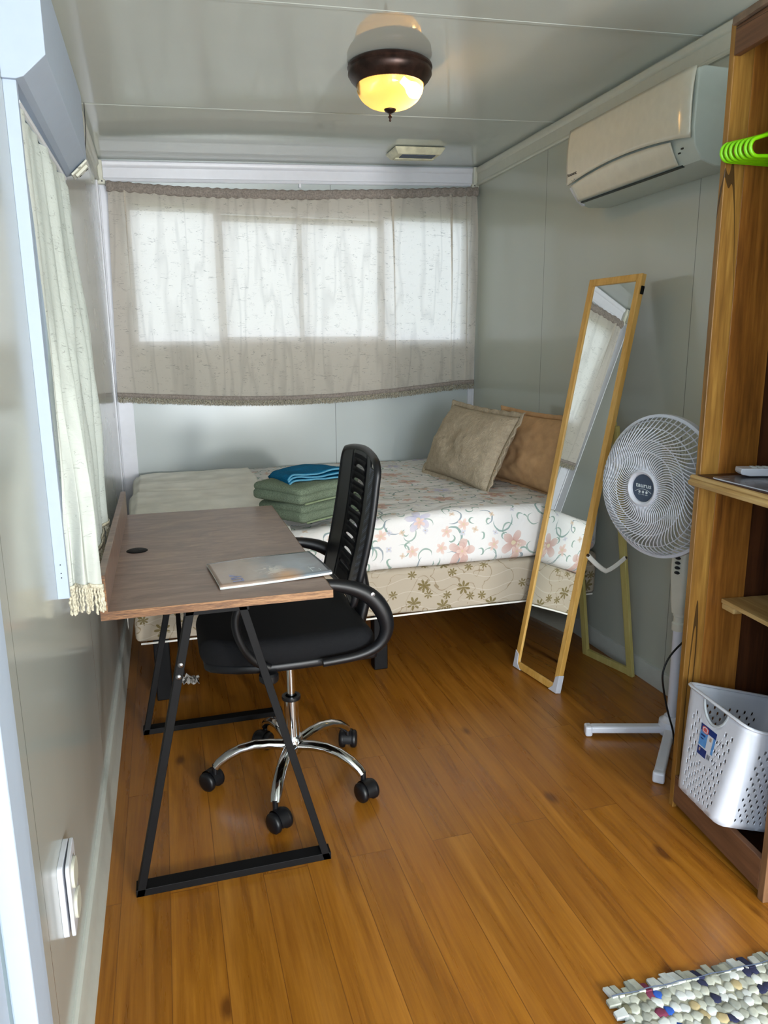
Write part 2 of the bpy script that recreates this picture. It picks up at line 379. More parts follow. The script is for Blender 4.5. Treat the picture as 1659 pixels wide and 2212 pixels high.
def floral_mat():
    t = NT('floral_sheet'); X = sep(t, t.pos())
    cv = t.n('CombineXYZ'); t.L.new(X[0], cv.inputs[0]); t.L.new(t.math('ADD', X[1], X[2]), cv.inputs[1])
    wob = t.n('VectorMath', operation='MULTIPLY_ADD'); nn = t.n('TexNoise', {'Scale': 14.0, 'Detail': 2.0}); t.L.new(cv.outputs[0], nn.inputs['Vector'])
    t.L.new(nn.outputs['Color'], wob.inputs[0]); wob.inputs[1].default_value = (.02, .02, 0); t.L.new(cv.outputs[0], wob.inputs[2])
    P = wob.outputs[0]
    col = lin((226, 224, 222))
    def cell(scale, loc, rnd=.85):
        mp = t.mapv(P, (1, 1, 1), (0, 0, 0), loc)
        vo = t.n('TexVoronoi', {'Vector': mp, 'Scale': scale, 'Randomness': rnd}, voronoi_dimensions='2D')
        d = t.n('VectorMath', operation='SUBTRACT'); t.L.new(mp, d.inputs[0]); t.L.new(vo.outputs['Position'], d.inputs[1])
        S = sep(t, d.outputs[0]); rc = t.n('SeparateColor'); t.L.new(vo.outputs['Color'], rc.inputs[0])
        ln = t.n('VectorMath', operation='LENGTH'); t.L.new(d.outputs[0], ln.inputs[0])
        return S, ln.outputs['Value'], rc.outputs, d.outputs[0]
    # curling tendrils and leaves
    for scale, loc, rad, w, g, thr in ((5.6, (.3, .1, 0), .062, .0046, (112, 146, 138), .1), (7.5, (1.7, .9, 0), .04, .0036, (132, 158, 146), .25), (6.5, (2.7, 3.1, 0), .055, .004, (124, 140, 150), .35), (14, (.9, 2.1, 0), .02, .0042, (118, 150, 136), .3)):
        S, r, rc, _ = cell(scale, loc)
        an = t.math('ARCTAN2', S[1], S[0])
        ph = t.math('FRACT', t.math('ADD', t.math('DIVIDE', an, 2*PI), rc[0]))
        rr = t.math('MULTIPLY_ADD', ph, rad*.55, rad*.55)            # spiral
        wd_ = t.math('MULTIPLY', t.math('SINE', t.math('MULTIPLY', ph, PI/.62)), w)
        k = t.math('LESS_THAN', t.math('ABSOLUTE', t.math('SUBTRACT', r, rr)), wd_)
        k = t.math('MULTIPLY', k, t.math('LESS_THAN', ph, .62)); k = t.math('MULTIPLY', k, t.math('GREATER_THAN', rc[1], thr))
        col = t.mix(t.math('MULTIPLY', k, .8), col, lin(g))
    # flowers
    for scale, loc, rad, pet, c1, c2, cc, thr in ((4.2, (.12, .42, 0), .062, 2.5, (190, 138, 124), (170, 172, 204), (214, 196, 160), .38),
                                              (8.5, (1.2, .4, 0), .028, 2.5, (212, 172, 156), (202, 160, 150), (206, 190, 150), .45),
                                              (13, (3.2, 1.4, 0), .015, 2.0, (200, 176, 150), (184, 190, 208), (186, 160, 120), .35)):
        S, r, rc, _ = cell(scale, loc)
        an = t.math('ADD', t.math('ARCTAN2', S[1], S[0]), t.math('MULTIPLY', rc[2], 6.0))
        pr = t.math('MULTIPLY_ADD', t.math('ABSOLUTE', t.math('COSINE', t.math('MULTIPLY', an, pet))), rad*.62, rad*.36)
        k = t.math('MULTIPLY', t.math('LESS_THAN', r, pr), t.math('GREATER_THAN', rc[1], thr))
        pc = t.mix(t.math('GREATER_THAN', rc[0], .55), lin(c1), lin(c2))
        sh = t.math('DIVIDE', r, rad)
        pc = t.mix(t.math('MULTIPLY', sh, .6), pc, lin((232, 222, 216)))
        pc = t.mix(t.math('LESS_THAN', r, rad*.16), pc, lin(cc))
        col = t.mix(t.math('MULTIPLY', k, .88), col, pc)
    bn = t.noise(t.mapv(t.pos(), (3, 5, 3)), 2, 4, .6, .6); t.bump(bn, .6, .02)
    return t.done(col, .85, 0, .15)
m_floral = floral_mat()

def boxspring_mat():
    t = NT('quilted_daisy_ticking'); X = sep(t, t.pos())
    cv = t.n('CombineXYZ'); t.L.new(X[0], cv.inputs[0]); t.L.new(t.math('ADD', X[1], X[2]), cv.inputs[1]); P = cv.outputs[0]
    col = lin((176, 164, 146))
    nz = t.noise(P, 9, 1, .4, 1.5)
    k = t.math('LESS_THAN', t.math('ABSOLUTE', t.math('SUBTRACT', nz, .5)), .009)
    col = t.mix(t.math('MULTIPLY', k, .7), col, lin((126, 108, 76)))
    for scale, loc, rad, thr in ((9, (.2, .3, 0), .034, .3), (12, (1.3, 2.3, 0), .022, .4)):
        vo = t.n('TexVoronoi', {'Vector': t.mapv(P, loc=loc), 'Scale': scale, 'Randomness': .8}, voronoi_dimensions='2D')
        d = t.n('VectorMath', operation='SUBTRACT'); t.L.new(t.mapv(P, loc=loc), d.inputs[0]); t.L.new(vo.outputs['Position'], d.inputs[1])
        S = sep(t, d.outputs[0]); rc = t.n('SeparateColor'); t.L.new(vo.outputs['Color'], rc.inputs[0])
        ln = t.n('VectorMath', operation='LENGTH'); t.L.new(d.outputs[0], ln.inputs[0]); r = ln.outputs['Value']
        an = t.math('ADD', t.math('ARCTAN2', S[1], S[0]), t.math('MULTIPLY', rc.outputs[2], 5))
        pr = t.math('MULTIPLY_ADD', t.math('ABSOLUTE', t.math('COSINE', t.math('MULTIPLY', an, 3.5))), rad*.8, rad*.12)
        k = t.math('MULTIPLY', t.math('LESS_THAN', r, pr), t.math('GREATER_THAN', rc.outputs[0], thr))
        col = t.mix(t.math('MULTIPLY', k, .9), col, lin((112, 98, 56)))
    wv = t.math('SINE', t.math('MULTIPLY_ADD', X[0], 26, 0))
    q = t.math('FRACT', t.math('ADD', t.math('MULTIPLY', X[2], 17), t.math('MULTIPLY', wv, .22)))
    ql = t.math('ABSOLUTE', t.math('SUBTRACT', q, .5)); edge = t.math('GREATER_THAN', ql, .465)
    col = t.mix(t.math('MULTIPLY', edge, .35), col, lin((206, 198, 184)))
    t.bump(t.math('POWER', ql, 3), -.9, .05)
    return t.done(col, .8, 0, .2)
m_box = boxspring_mat()
m_sheet = plain('white_bed_sheet', (240, 238, 230), .85, 0, .15, .02, 12)

def cloth(name, c, scale=60, strength=.4, quilt=False, var=.08):
    t = NT(name); o = t.obj(); nz = t.noise(o, scale, 4, .65)
    col = t.ramp(nz, [(.3, tuple(v*(1-var) for v in c)), (.7, tuple(min(255, v*(1+var*.5)) for v in c))])
    h = nz
    if quilt:
        w = t.noise(t.mapv(o, (10, 22, 22)), 1, 2, .5, 1.6)
        h = t.math('ABSOLUTE', t.math('SUBTRACT', t.math('FRACT', t.math('MULTIPLY', w, 7)), .5))
        t.bump(h, .6, .006)
    else: t.bump(h, strength, .004)
    return t.done(col, .92, 0, .1, **({} if quilt else {}))
m_pillow_q = cloth('taupe_quilted_cloth', (180, 165, 142), quilt=True)
m_pillow_t = cloth('tan_cotton', (200, 160, 118), 14, .25)
m_terry = cloth('sage_terry', (120, 134, 114), 260, .9, var=.25)
m_terry_edge = cloth('sage_hem', (134, 148, 118), 120, .3)
m_teal = cloth('teal_terry', (16, 104, 146), 300, .8, var=.25)
m_teal_edge = cloth('teal_trim', (92, 150, 176), 120, .3)
m_mirror = NT('mirror_glass').done((236, 240, 238), .005, 1)

# =================================================================== SETTING
# floor and outside ground
struct('floor', MB().box(XL-.06, YF-.06, -.05, W+.06, D+.06, 0), m_floor, smooth=0)
struct('ground', MB().box(-14, -14, -.75, 14, 16, -.7), plain('grass_ground', (96, 118, 64), .95, var=.2, nscale=4), smooth=0)
# ceiling (leans up to the right), three sheets with thin cover joints
mb = MB()
for y0, y1, dz in ((YF, 2.395, 0), (2.395, 3.41, .0015), (3.41, D+.05, .003)):
    z0, z1 = ceil_z(XL-.05)+dz, ceil_z(W+.05)+dz
    mb.hexa([(XL-.05, y0, z0), (W+.05, y0, z1), (W+.05, y1, z1), (XL-.05, y1, z0), (XL-.05, y0, z0+.05), (W+.05, y0, z1+.05), (W+.05, y1, z1+.05), (XL-.05, y1, z0+.05)])
struct('ceiling', mb, m_ceil, smooth=0)
mb = MB()
for y in (2.395, 3.41):
    za, zb = ceil_z(XL), ceil_z(W)
    mb.hexa([(XL, y-.008, za-.0012), (W, y-.008, zb-.0012), (W, y+.008, zb-.0012), (XL, y+.008, za-.0012), (XL, y-.011, za+.001), (W, y-.011, zb+.001), (W, y+.011, zb+.001), (XL, y+.011, za+.001)])
struct('trim_11', mb, m_ceil, smooth=0, label='thin joint strips across the ceiling')
# back wall around the window opening
WX0, WX1, WZ0, WZ1 = .10, 2.015, 1.385, 2.10
TZ = 2.46
mb = MB(); T = .06
mb.box(XL-T, D, 0, W+T, D+T, WZ0).box(XL-T, D, WZ1, W+T, D+T, TZ).box(XL-T, D, WZ0, WX0, D+T, WZ1).box(WX1, D, WZ0, W+T, D+T, WZ1)
struct('wall_back', mb, m_wall_b, smooth=0)
struct('wall_right', MB().box(W, YF-T, 0, W+T, D, TZ), m_wall_r, smooth=0)
# left wall with window and door openings
LY0, LY1, LZ0, LZ1 = 1.70, 2.48, .86, 1.86
DY0, DY1, DZ = -.02, .98, 2.02
mb = MB(); x0, x1 = XL-T, XL
mb.box(x0, YF-T, 0, x1, DY0-.9, TZ).box(x0, DY0-.9, DZ, x1, DY1, TZ).box(x0, DY1, 0, x1, LY0, TZ)
mb.box(x0, LY0, 0, x1, LY1, LZ0).box(x0, LY0, LZ1, x1, LY1, TZ).box(x0, LY1, 0, x1, D, TZ)
struct('wall_left', mb, m_wall_l, smooth=0)
# wall behind the camera, with the small window and a wide opening added for the fill
mb = MB(); a0, a1, c0, c1 = 1.48, 1.76, 1.04, 1.36
mb.box(XL, YF-T, 0, .22, YF, TZ).box(.22, YF-T, 0, 1.38, YF, .26).box(.22, YF-T, 2.04, 1.38, YF, TZ).box(1.38, YF-T, 0, a0, YF, TZ).box(a1, YF-T, 0, W, YF, TZ).box(a0, YF-T, 0, a1, YF, c0).box(a0, YF-T, c1, a1, YF, TZ)
struct('wall_front', mb, m_wall_b, smooth=0)

# windows: frames, mullions and panes
def window(name, ex, x0, x1, z0, z1, bars, depth=.035, fw=.03, label=None, at=0, mat=m_white):
    """ex 'x': opening in a wall facing y at y=at; 'y': opening in the left wall at x=at"""
    def B(mb, a0, b0, a1, b1, d0, d1):
        if ex == 'x': mb.box(a0, at+d0, b0, a1, at+d1, b1)
        else: mb.box(at-d1, a0, b0, at-d0, a1, b1)
    mb = MB()
    B(mb, x0, z0, x0+fw, z1, .005, .005+depth); B(mb, x1-fw, z0, x1, z1, .005, .005+depth)
    B(mb, x0, z0, x1, z0+fw, .005, .005+depth); B(mb, x0, z1-fw, x1, z1, .005, .005+depth)
    for b0, b1, e0, e1 in bars: B(mb, b0, e0, b1, e1, .008, .03)
    o = struct(name, mb, mat, smooth=0, bevel=.002)
    g = MB(); B(g, x0+fw, z0+fw, x1-fw, z1-fw, .020, .024)
    build('pane', g, m_glass, o, smooth=0)
    return o
window('window_1', 'x', WX0, WX1, WZ0, WZ1, [
    (.548, .592, WZ0, WZ1), (1.000, 1.026, 1.42, WZ1), (1.466, 1.506, WZ0, WZ1),
    (.592, 1.466, WZ1-.062, WZ1-.03), (.592, 1.466, WZ0, WZ0+.044)], fw=.022, at=D)
window('window_2', 'y', LY0, LY1, LZ0, LZ1, [(2.08, 2.10, LZ0, LZ1)], fw=.03, at=XL)
# outward sloping awning frame strips of the left window
mb = MB()
mb.box(XL, 1.672, .828, XL+.024, 1.690, 1.90).box(XL, LY1, .84, XL+.02, LY1+.018, 1.88)
o = struct('trim_4', mb, m_alu, smooth=0, bevel=.001, label='pale aluminium flashing strips either side of the left window')
mb = MB()
for z in (.876, .886, .905): mb.disc((XL+.012, 1.6715, z), .0014, 8, 'y')
build('screw', mb, m_dark, o, smooth=0)

# cornices: board with a bead along the top and bottom
def cornice_profile(h): return [(0, 0), (.012, 0), (.016, .006), (.014, .014), (.008, .018), (.008, h-.034), (.013, h-.030), (.018, h-.020), (.018, h-.006), (.012, h), (0, h)]
h = .100
mb = MB(); pr = cornice_profile(h)
n = len(pr); z0, z1 = ceil_z(XL)-h-.003, ceil_z(W)-h-.003
vs = [(XL, D-d, z0+z) for d, z in pr] + [(W, D-d, z1+z) for d, z in pr]
mb.add(vs, [list(range(n)), list(range(2*n-1, n-1, -1))]+[(i, (i+1) % n, (i+1) % n+n, i+n) for i in range(n)])
struct('trim_1', mb, m_white, smooth=30, label='white beaded cornice along the back wall')
mb = MB(); mb.prism([(W-d, ceil_z(W)-h-.006+z) for d, z in pr], YF, D-.018, 'y'); struct('trim_2', mb, m_trim2, smooth=30, label='cream beaded cornice along the right wall')
mb = MB(); mb.prism([(XL+d, ceil_z(XL)-h-.004+z) for d, z in pr], YF, D-.018, 'y'); struct('trim_3', mb, m_trim2, smooth=30, label='pale cornice along the left wall')
# cornice corner caps
for nm, x, zc, s in (('trim_5', XL+.02, ceil_z(XL)-h, 1), ('trim_6', W-.02, ceil_z(W)-h, -1)):
    mb = MB(); mb.box(x-.012, D-.034, zc-.012, x+.012, D-.008, zc+h-.004).box(x-.022, D-.036, zc-.020, x+.022, D-.006, zc+.004)
    o = struct(nm, mb, m_trim2, smooth=0, bevel=.004, label='joint cap where two cornices meet')
    build('nail', MB().disc((x+s*.006, D-.0365, zc-.006), .004, 8, 'y'), m_dark, o, smooth=0)
# corner posts of the back wall
mb = MB().box(XL, D-.006, 0, .064, D, 2.2).box(XL, D-.07, 0, XL+.006, D-.006, 2.2)
mb.tube([(XL+.008, D-.010, .0), (XL+.008, D-.010, 2.2)], .005, 8)
struct('trim_7', mb, m_white, smooth=30, label='white corner post left of the back curtain')
mb = MB().box(2.030, D-.006, 0, W, D, 2.27).tube([(W-.006, D-.010, .0), (W-.006, D-.010, 2.27)], .006, 8)
struct('trim_8', mb, m_white, smooth=30, label='white corner strip right of the back curtain')
# baseboards
bp = [(0, 0), (.025, 0), (.022, .02), (.014, .04), (.016, .07), (.010, .098), (.004, .104), (0, .105)]
struct('baseboard_left', MB().prism([(XL+d, z) for d, z in bp], 1.06, D, 'y'), m_base, smooth=30)
bp2 = [(0, 0), (.012, 0), (.012, .066), (.008, .078), (0, .080)]
struct('baseboard_right', MB().prism([(W-d, z) for d, z in bp2], YF, D, 'y'), m_base, smooth=30)
struct('baseboard_back', MB().prism([(D-d, z) for d, z in bp2], XL+.03, W-.02, 'x'), m_base, smooth=30)
# door casing on the left, near the camera
mb = MB()
mb.box(XL, DY1+.02, 0, XL+.018, DY1+.092, DZ+.07).box(XL, DY1-.05, 0, XL+.03, DY1+.02, DZ+.02)
mb.box(XL, DY0-.95, DZ, XL+.018, DY1+.092, DZ+.07)
struct('trim_9', mb, m_alu, smooth=0, bevel=.003, label='blue-white door casing at the left edge')
struct('trim_10', MB().box(XL, DY1+.094, 0, XL+.006, DY1+.125, DZ), m_trim2, smooth=0, label='narrow cover strip beside the door casing')
mb = MB().box(XL-.045, .06, .01, XL-.012, DY1-.052, DZ-.01).box(XL-.012, .80, .02, XL+.004, DY1-.075, DZ-.03)
struct('door_1', mb, m_alu, smooth=0, bevel=.003)

# =================================================================== BACK CURTAIN
def lerp(a, b, t): return a + (b-a)*t
CX0, CX1 = .025, 2.052
def c_top(u): return lerp(2.195, 2.262, u) - .040*math.sin(PI*u)*(1-.5*u)
def c_bot(u): return lerp(1.125, 1.152, u) - .052*math.sin(PI*min(1, u*1.05))
PLEATS = [(.040, .016, .8), (.745, .015, 1.0), (.918, .017, 1.0), (.965, .007, .8)]
def c_fold(u, v):                 # v 0 top .. 1 bottom
    y = .0060*math.sin(u*58+1.2*math.sin(u*9)+v*1.0)*(.4+.6*v) + .004*math.sin(u*23+v*2.2) + .006*noise.noise(Vector((u*9, v*2.2, 3)))
    for c, w, a in PLEATS:
        d = (u - c - .006*v)/w; y += (.014*a*math.exp(-d*d) + .009*d*math.exp(-d*d))*(1-.45*v)
    return y
def back_curtain(u, v):
    x = lerp(CX0, CX1, u) - sum(2.0*w*2.0*((u-c-.006*v)/w)*math.exp(-((u-c-.006*v)/w)**2)*a*(1-.6*v) for c, w, a in PLEATS if abs(u-c) < .08) + .006*math.sin(v*6)*(1 if u > .97 else 0) + .02*u*u*math.sin(v*PI)*.5
    x -= .034*v*(1-u)**8
    return (min(max(x, XL+.016), W-.006), D-.052-c_fold(u, v), lerp(c_top(u)-.036, c_bot(u), v))
def add_fringe(mb, f, n, ln, r, rnd):
    for i in range(n):
        u = (i+.5)/n; p = Vector(f(u)); l = ln*rnd.uniform(.85, 1.1); q = [p + Vector((rnd.uniform(-.002, .002), rnd.uniform(-.003, .003), -l*k/3)) for k in range(4)]
        mb.tube(q, [r, r*1.2, r*1.1, r*.7], 5)
t = thing('window_curtain', 'wide sheer cream curtain with fringed hem across the back window', 'curtain', (1.035, D-.05, 1.1))
build('curtain_panel', MB().grid(back_curtain, 420, 60), m_curt, t, smooth=80)
def header(u, v):
    a = v*2*PI; x = lerp(CX0-.005, CX1+.005, u); bunch = .0025*math.sin(u*260)+.003*noise.noise(Vector((u*60, 0, 0)))
    return (x, D-.050-c_fold(u, 0)*.6-math.cos(a)*.012-bunch, c_top(u)-.020+math.sin(a)*(.025+bunch*.6))
build('header_pocket', MB().grid(header, 300, 12), m_hem, t, smooth=80)
rodz = [(lerp(CX0-.01, CX1+.012, u), D-.05, c_top(u)-.018) for u in [i/12 for i in range(13)]]
build('curtain_wire', MB().tube(rodz, .003, 8), m_steel, t)
build('hem_band', MB().grid(lambda u, v: (back_curtain(u, 1)[0], back_curtain(u, 1)[1]-.002, c_bot(u)+.016-.024*v), 300, 2), m_hem, t, smooth=80, solid=.002)
mb = MB(); rf = random.Random(3); add_fringe(mb, lambda u: (back_curtain(u, 1)[0], back_curtain(u, 1)[1]-.001, c_bot(u)-.006), 760, .033, .0017, rf)
o = build('fringe', mb, m_fringe_b, t); o['kind'] = 'stuff'
# little hook plate above the curtain, hanging hooks at the ends
mb = MB().box(1.022-.006, D-.012, 2.222, 1.022+.006, D-.001, 2.262)
o = props(build('curtain_hook', mb, m_white, smooth=0, bevel=.002), 'tiny white hook plate below the back cornice, above the curtain middle', 'hook', 'curtain hooks')
build('screw', MB().disc((1.022, D-.0125, 2.25), .002, 8, 'y'), m_dark, o, smooth=0)
mb = MB().tube([(2.052, D-.03, 2.285), (2.050, D-.045, 2.262), (2.046, D-.05, 2.245)], .006, 8).box(2.045, D-.035, 2.27, 2.064, D-.001, 2.295)
props(build('curtain_hook', mb, m_trim2, bevel=.001), 'cream hook holding the right end of the back curtain wire', 'hook', 'curtain hooks')

# =================================================================== LEFT WINDOW PELMET AND CURTAIN
PY0, PY1 = 1.662, 2.50
t = thing('window_pelmet', 'white box pelmet with a chamfered lower face above the left window', 'pelmet', (XL, PY0, 1.85))
prof = [(XL, 2.075), (.056, 2.075), (.056, 1.898), (.014, 1.858), (0, 1.853), (XL, 1.853)]
build('housing', MB().prism(prof, PY0, PY1, 'y'), m_alu, t, smooth=0, bevel=.0015)
mb = MB(); mb.disc((.048, PY0-.0008, 2.02), .004, 8, 'y'); build('screw', mb, m_steel, t, smooth=0)
mb = MB(); MM = frame((.036, PY1-.02, 1.872), (0, 1, 0), (.7, 0, -.72))
mb.box(-.035, -.030, 0, .028, .030, .006, MM).box(-.018, -.022, .006, .012, .022, .014, MM).box(-.05, -.004, .003, -.03, .004, .006, MM)
b = build('end_bracket', mb, m_crpl, t, smooth=0, bevel=.002); b['label'] = 'cream latch bracket at the far end'
mb = MB().disc((0, 0, 0), .005, 10, 'z', MM @ Matrix.Translation((.002, .015, .0145))).disc((0, 0, 0), .005, 10, 'z', MM @ Matrix.Translation((.002, -.012, .0145))); build('screw', mb, m_dark, b, smooth=0)
# thin pull cord of the pelmet
mb = MB().tube([(.062, PY1+.01, 2.06), (.060, PY1+.012, 1.98), (.05, PY1+.02, 1.9)], .0012, 6); build('pull_cord', mb, m_dark, t)

def l_top(u): return lerp(1.815, 1.838, u)
def l_bot(u): return .838 + .006*math.sin(u*11) + .03*max(0, u-.35)
def left_curtain(u, v):
    w = min(1, max(0, (v-.30)/.70)); w = w*w*(3-2*w)
    yt = lerp(1.700, 2.47 - .06*math.sin(v*PI), u)
    xt = -.004 + .010*v + .006*math.sin(u*30) + .030*u*math.sin(v*PI*.75)
    if u < .34: q = u/.34; yb = 1.700+.008*math.sin(q*9); xb = lerp(XL+.016, .062, q)
    else: q = (u-.34)/.66; yb = lerp(1.706, 2.40, q**.8); xb = .062-.030*min(1, q*6) + .006*math.sin(q*16)
    y = lerp(yt, yb, w); x = lerp(xt, xb, w)
    x += (.004+.006*w*(1-w)*4)*math.sin(u*44+1.3*math.sin(v*3)) + .010*noise.noise(Vector((u*6, v*4, 8)))*(1-w**6)
    y += .006*w*math.sin(u*50+v*3)*(1 if u < .36 else 0)
    z = lerp(l_top(u), l_bot(u), v)
    if z < .88 and y > 1.712: x = min(x, .046)
    if v < .03: x -= .004
    return (max(x, XL+.010), y, z)
t = thing('window_curtain', 'gathered pale curtain hanging over the left window beside the desk', 'curtain', (.02, 2.05, .86))
build('curtain_panel', MB().grid(left_curtain, 200, 90), m_curt_l, t, smooth=80)
build('curtain_rod', MB().tube([(-.006, 1.693, 1.822), (-.006, 2.478, 1.844)], .006, 10), m_white, t)
mb = MB(); rf = random.Random(5)
for i in range(56):
    u = (i+.5)/56; p = Vector(left_curtain(u, 1)); l = .058*rf.uniform(.9, 1.1); pts = []; rs = []
    dx = rf.uniform(-.003, .003)
    for k in range(13):
        a = k*1.5; pts.append(p + Vector((math.cos(a)*.0011+dx*k/12, math.sin(a)*.0011, -l*k/12))); rs.append(.0029*(1+.22*math.sin(k*2.4)) if k < 12 else .002)
    mb.tube(pts, rs, 6)
o = build('fringe', mb, m_fringe, t); o['kind'] = 'stuff'; o['label'] = 'twisted cord fringe along the hem'
build('hem_band', MB().grid(lambda u, v: (left_curtain(u, 1)[0]+.002, left_curtain(u, 1)[1], l_bot(u)+.008-.010*v), 120, 1), m_fringe, t, smooth=80, solid=.002)

# =================================================================== SOCKET
t = thing('wall_socket', 'white double power socket low on the left wall near the camera', 'socket', (XL, 1.37, .34))
def rr(cy, cz, w, h, r, n=5):
    out = []
    for sx, sy, a0 in ((1, 1, 0), (-1, 1, PI/2), (-1, -1, PI), (1, -1, 1.5*PI)):
        for k in range(n+1):
            a = a0+PI/2*k/n; out.append((cy+sx*(w/2-r)+math.cos(a)*r, cz+sy*(h/2-r)+math.sin(a)*r))
    return out
build('back_box', MB().prism(rr(1.37, .345, .105, .150, .012), XL, XL+.010, 'x'), m_wpl, t, smooth=30, bevel=.001)
mb = MB().prism(rr(0, 0, .105, .150, .012), 0, .007, 'x', Matrix.Translation((XL+.013, 1.37, .345)) @ Matrix.Rotation(.03, 4, 'Z'))
cp = build('cover_plate', mb, m_wpl, t, smooth=30, bevel=.0015)
for dz in (-.033, .033):
    mb = MB().prism(rr(0, 0, .056, .05, .02), 0, .006, 'x', Matrix.Translation((XL+.020, 1.366, .345+dz)))
    so = build('outlet', mb, m_crpl, cp, smooth=30, bevel=.001)

# =================================================================== CEILING LAMP AND VENT
LX, LY = 1.080, 2.80; LZ = ceil_z(LX)
t = thing('ceiling_lamp', 'bronze flush ceiling lamp with a lit ribbed glass dome and finial', 'lamp', (LX, LY, LZ))
TM = Matrix.Translation((LX, LY, LZ-.003))
build('canopy', MB().lathe([(0, .004), (.142, .0), (.150, -.006), (.152, -.014), (.147, -.020), (.149, -.026), (.150, -.036), (.140, -.052), (.128, -.064), (.122, -.070), (.117, -.070), (.117, -.055), (.10, -.02), (0, -.02)], 64, TM), m_bronze, t, smooth=40)
mb = MB(); n = 144; prof = []
for k in range(17):
    s = k/16; r = .118*math.sqrt(max(0, 1-(s*1.0)**2.6)); prof.append((r if k < 16 else .004, -.066-.082*s - .0))
for j, (r, z) in enumerate(prof):
    for k in range(n):
        a = 2*PI*k/n; rb = (.0014 if k % 2 else -.0004) if (j < 6 or j > 12) else 0
        q = Vector(((r+rb)*math.cos(a), (r+rb)*math.sin(a), z)); mb.v.append(TM @ q)
for j in range(len(prof)-1):
    for k in range(n): mb.f.append([j*n+k, j*n+(k+1) % n, (j+1)*n+(k+1) % n, (j+1)*n+k]); mb.mi.append(0)
dm = build('glass_dome', mb, m_dome, t, smooth=60); dm['label'] = 'ribbed clear glass dome glowing amber'
build('finial', MB().lathe([(0, -.142), (.014, -.143), (.022, -.147), (.021, -.152), (.012, -.158), (.005, -.161), (.004, -.168), (.008, -.172), (.004, -.177), (.003, -.181), (.0045, -.184), (.002, -.188), (0, -.189)], 24, TM), m_bronze, t, smooth=60)
def bulb(name, x, y, mat, rot):
    M = TM @ Matrix.Translation((x, y, -.045)) @ Matrix.Rotation(rot, 4, 'Y')
    return build(name, MB().lathe([(0, -.085), (.012, -.082), (.022, -.072), (.027, -.058), (.024, -.042), (.015, -.028), (.013, -.015), (.013, 0), (0, 0)], 24, M), mat, t, smooth=60)
bulb('light_bulb', .045, .0, m_bulb, -.95)['label'] = 'lit warm bulb'
bulb('light_bulb', -.045, .01, plain('unlit_bulb_glass', (225, 220, 205), .3), .95)['label'] = 'unlit bulb'
pl = bpy.data.lights.new('lamp_glow', 'POINT'); pl.energy = 3.6; pl.color = (1, .66, .32); pl.shadow_soft_size = .025
po = bpy.data.objects.new('lamp_glow', pl); COL.objects.link(po); po.location = (LX+.088, LY, LZ-.088); 

slope = math.atan2(HR-HL, W)
VM = Matrix.Translation((1.575, 3.975, ceil_z(1.575)-.003)) @ Matrix.Rotation(-slope, 4, 'Y')
t = thing('ceiling_vent', 'small cream ceiling vent with a slate grille near the back wall', 'vent', (1.575, 3.975, ceil_z(1.575)))
hx, hy = .135, .088
build('vent_frame', MB().hexa([(-hx+.02, -hy+.02, -.030), (hx-.02, -hy+.02, -.030), (hx-.02, hy-.02, -.030), (-hx+.02, hy-.02, -.030), (-hx, -hy, -.004), (hx, -hy, -.004), (hx, hy, -.004), (-hx, hy, -.004)], VM).box(-hx, -hy, -.004, hx, hy, .002, VM), m_vent, t, smooth=0, bevel=.003)
mb = MB().box(-hx+.045, -hy+.03, -.034, hx-.045, .0, -.0305, VM); build('grille', mb, m_vent_d, t, smooth=0)
build('slide_tab', MB().box(-hx+.028, .012, -.036, hx-.028, .048, -.030, VM), m_vent, t, smooth=0, bevel=.002)

# =================================================================== AIR CONDITIONER
AY0, AY1 = 2.165, 2.915
t = thing('air_conditioner', 'white split air conditioner high on the right wall by the wardrobe', 'air conditioner', (W, (AY0+AY1)/2, 1.93))
AZ = -.004
hp = [(W, 2.208), (1.915, 2.208), (1.890, 2.200), (1.886, 2.03), (1.895, 1.975), (1.925, 1.935), (1.975, 1.918), (W, 1.922)]
build('housing', MB().prism(hp, AY0, AY1, 'y'), m_ac_side, t, smooth=30, bevel=.004)
def acfront(u, v):                       # u along y, v from top to bottom edge (bowed)
    y = lerp(AY0+.012, AY1, u); zb = 1.992 + .030*math.sin(PI*min(1, (1-u)*.5+.5)) * 1.0 - .0 + .018*math.sin(PI*(1-u))*.6
    zb = 2.000 + .032*(1-(2*u-1)**2)*.9
    zt = 2.206; z = lerp(zt, zb, v); bow = .006*math.sin(PI*v)
    edge = .012*(max(0, .06-(u))/.06)**2
    return (1.876 + .008*(1-v)**6 - bow*.6 + edge, y, z)
build('front_panel', MB().grid(acfront, 60, 14), m_ac, t, smooth=70, solid=.008, offs=1)
def aclouv(u, v):
    y = lerp(AY0+.10, AY1-.025, u); zb = 1.994 + .032*(1-(2*lerp(.13, .97, u)-1)**2)*.9
    return (lerp(1.879, 1.915, v**1.2), y, lerp(zb, 1.939, v) )
build('louver_flap', MB().grid(aclouv, 40, 8), m_ac, t, smooth=70, solid=.004, offs=1)
mb = MB(); mb.bar((1.926, AY0+.09, 1.934), (1.926, AY1-.03, 1.934), .010, .006); build('air_slot', mb, m_ac_dark, t, smooth=0)
mb = MB().prism([(1.881, 1.99), (1.918, 1.94), (1.945, 1.922), (1.950, 1.93), (1.90, 2.0)], AY1-.020, AY1-.002, 'y'); build('end_cap', mb, m_wpl, t, smooth=0, bevel=.002)
mb = MB().box(1.9005, AY0+.03, 1.972, 1.902, AY0+.036, 1.980).box(1.908, AY0+.04, 1.962, 1.910, AY0+.048, 1.968); 
mb = MB()
for k in range(2): mb.box(1.8845+.004*k, AY0+.045+.018*k, 1.974-.010*k, 1.888+.004*k, AY0+.055+.018*k, 1.9785-.010*k)
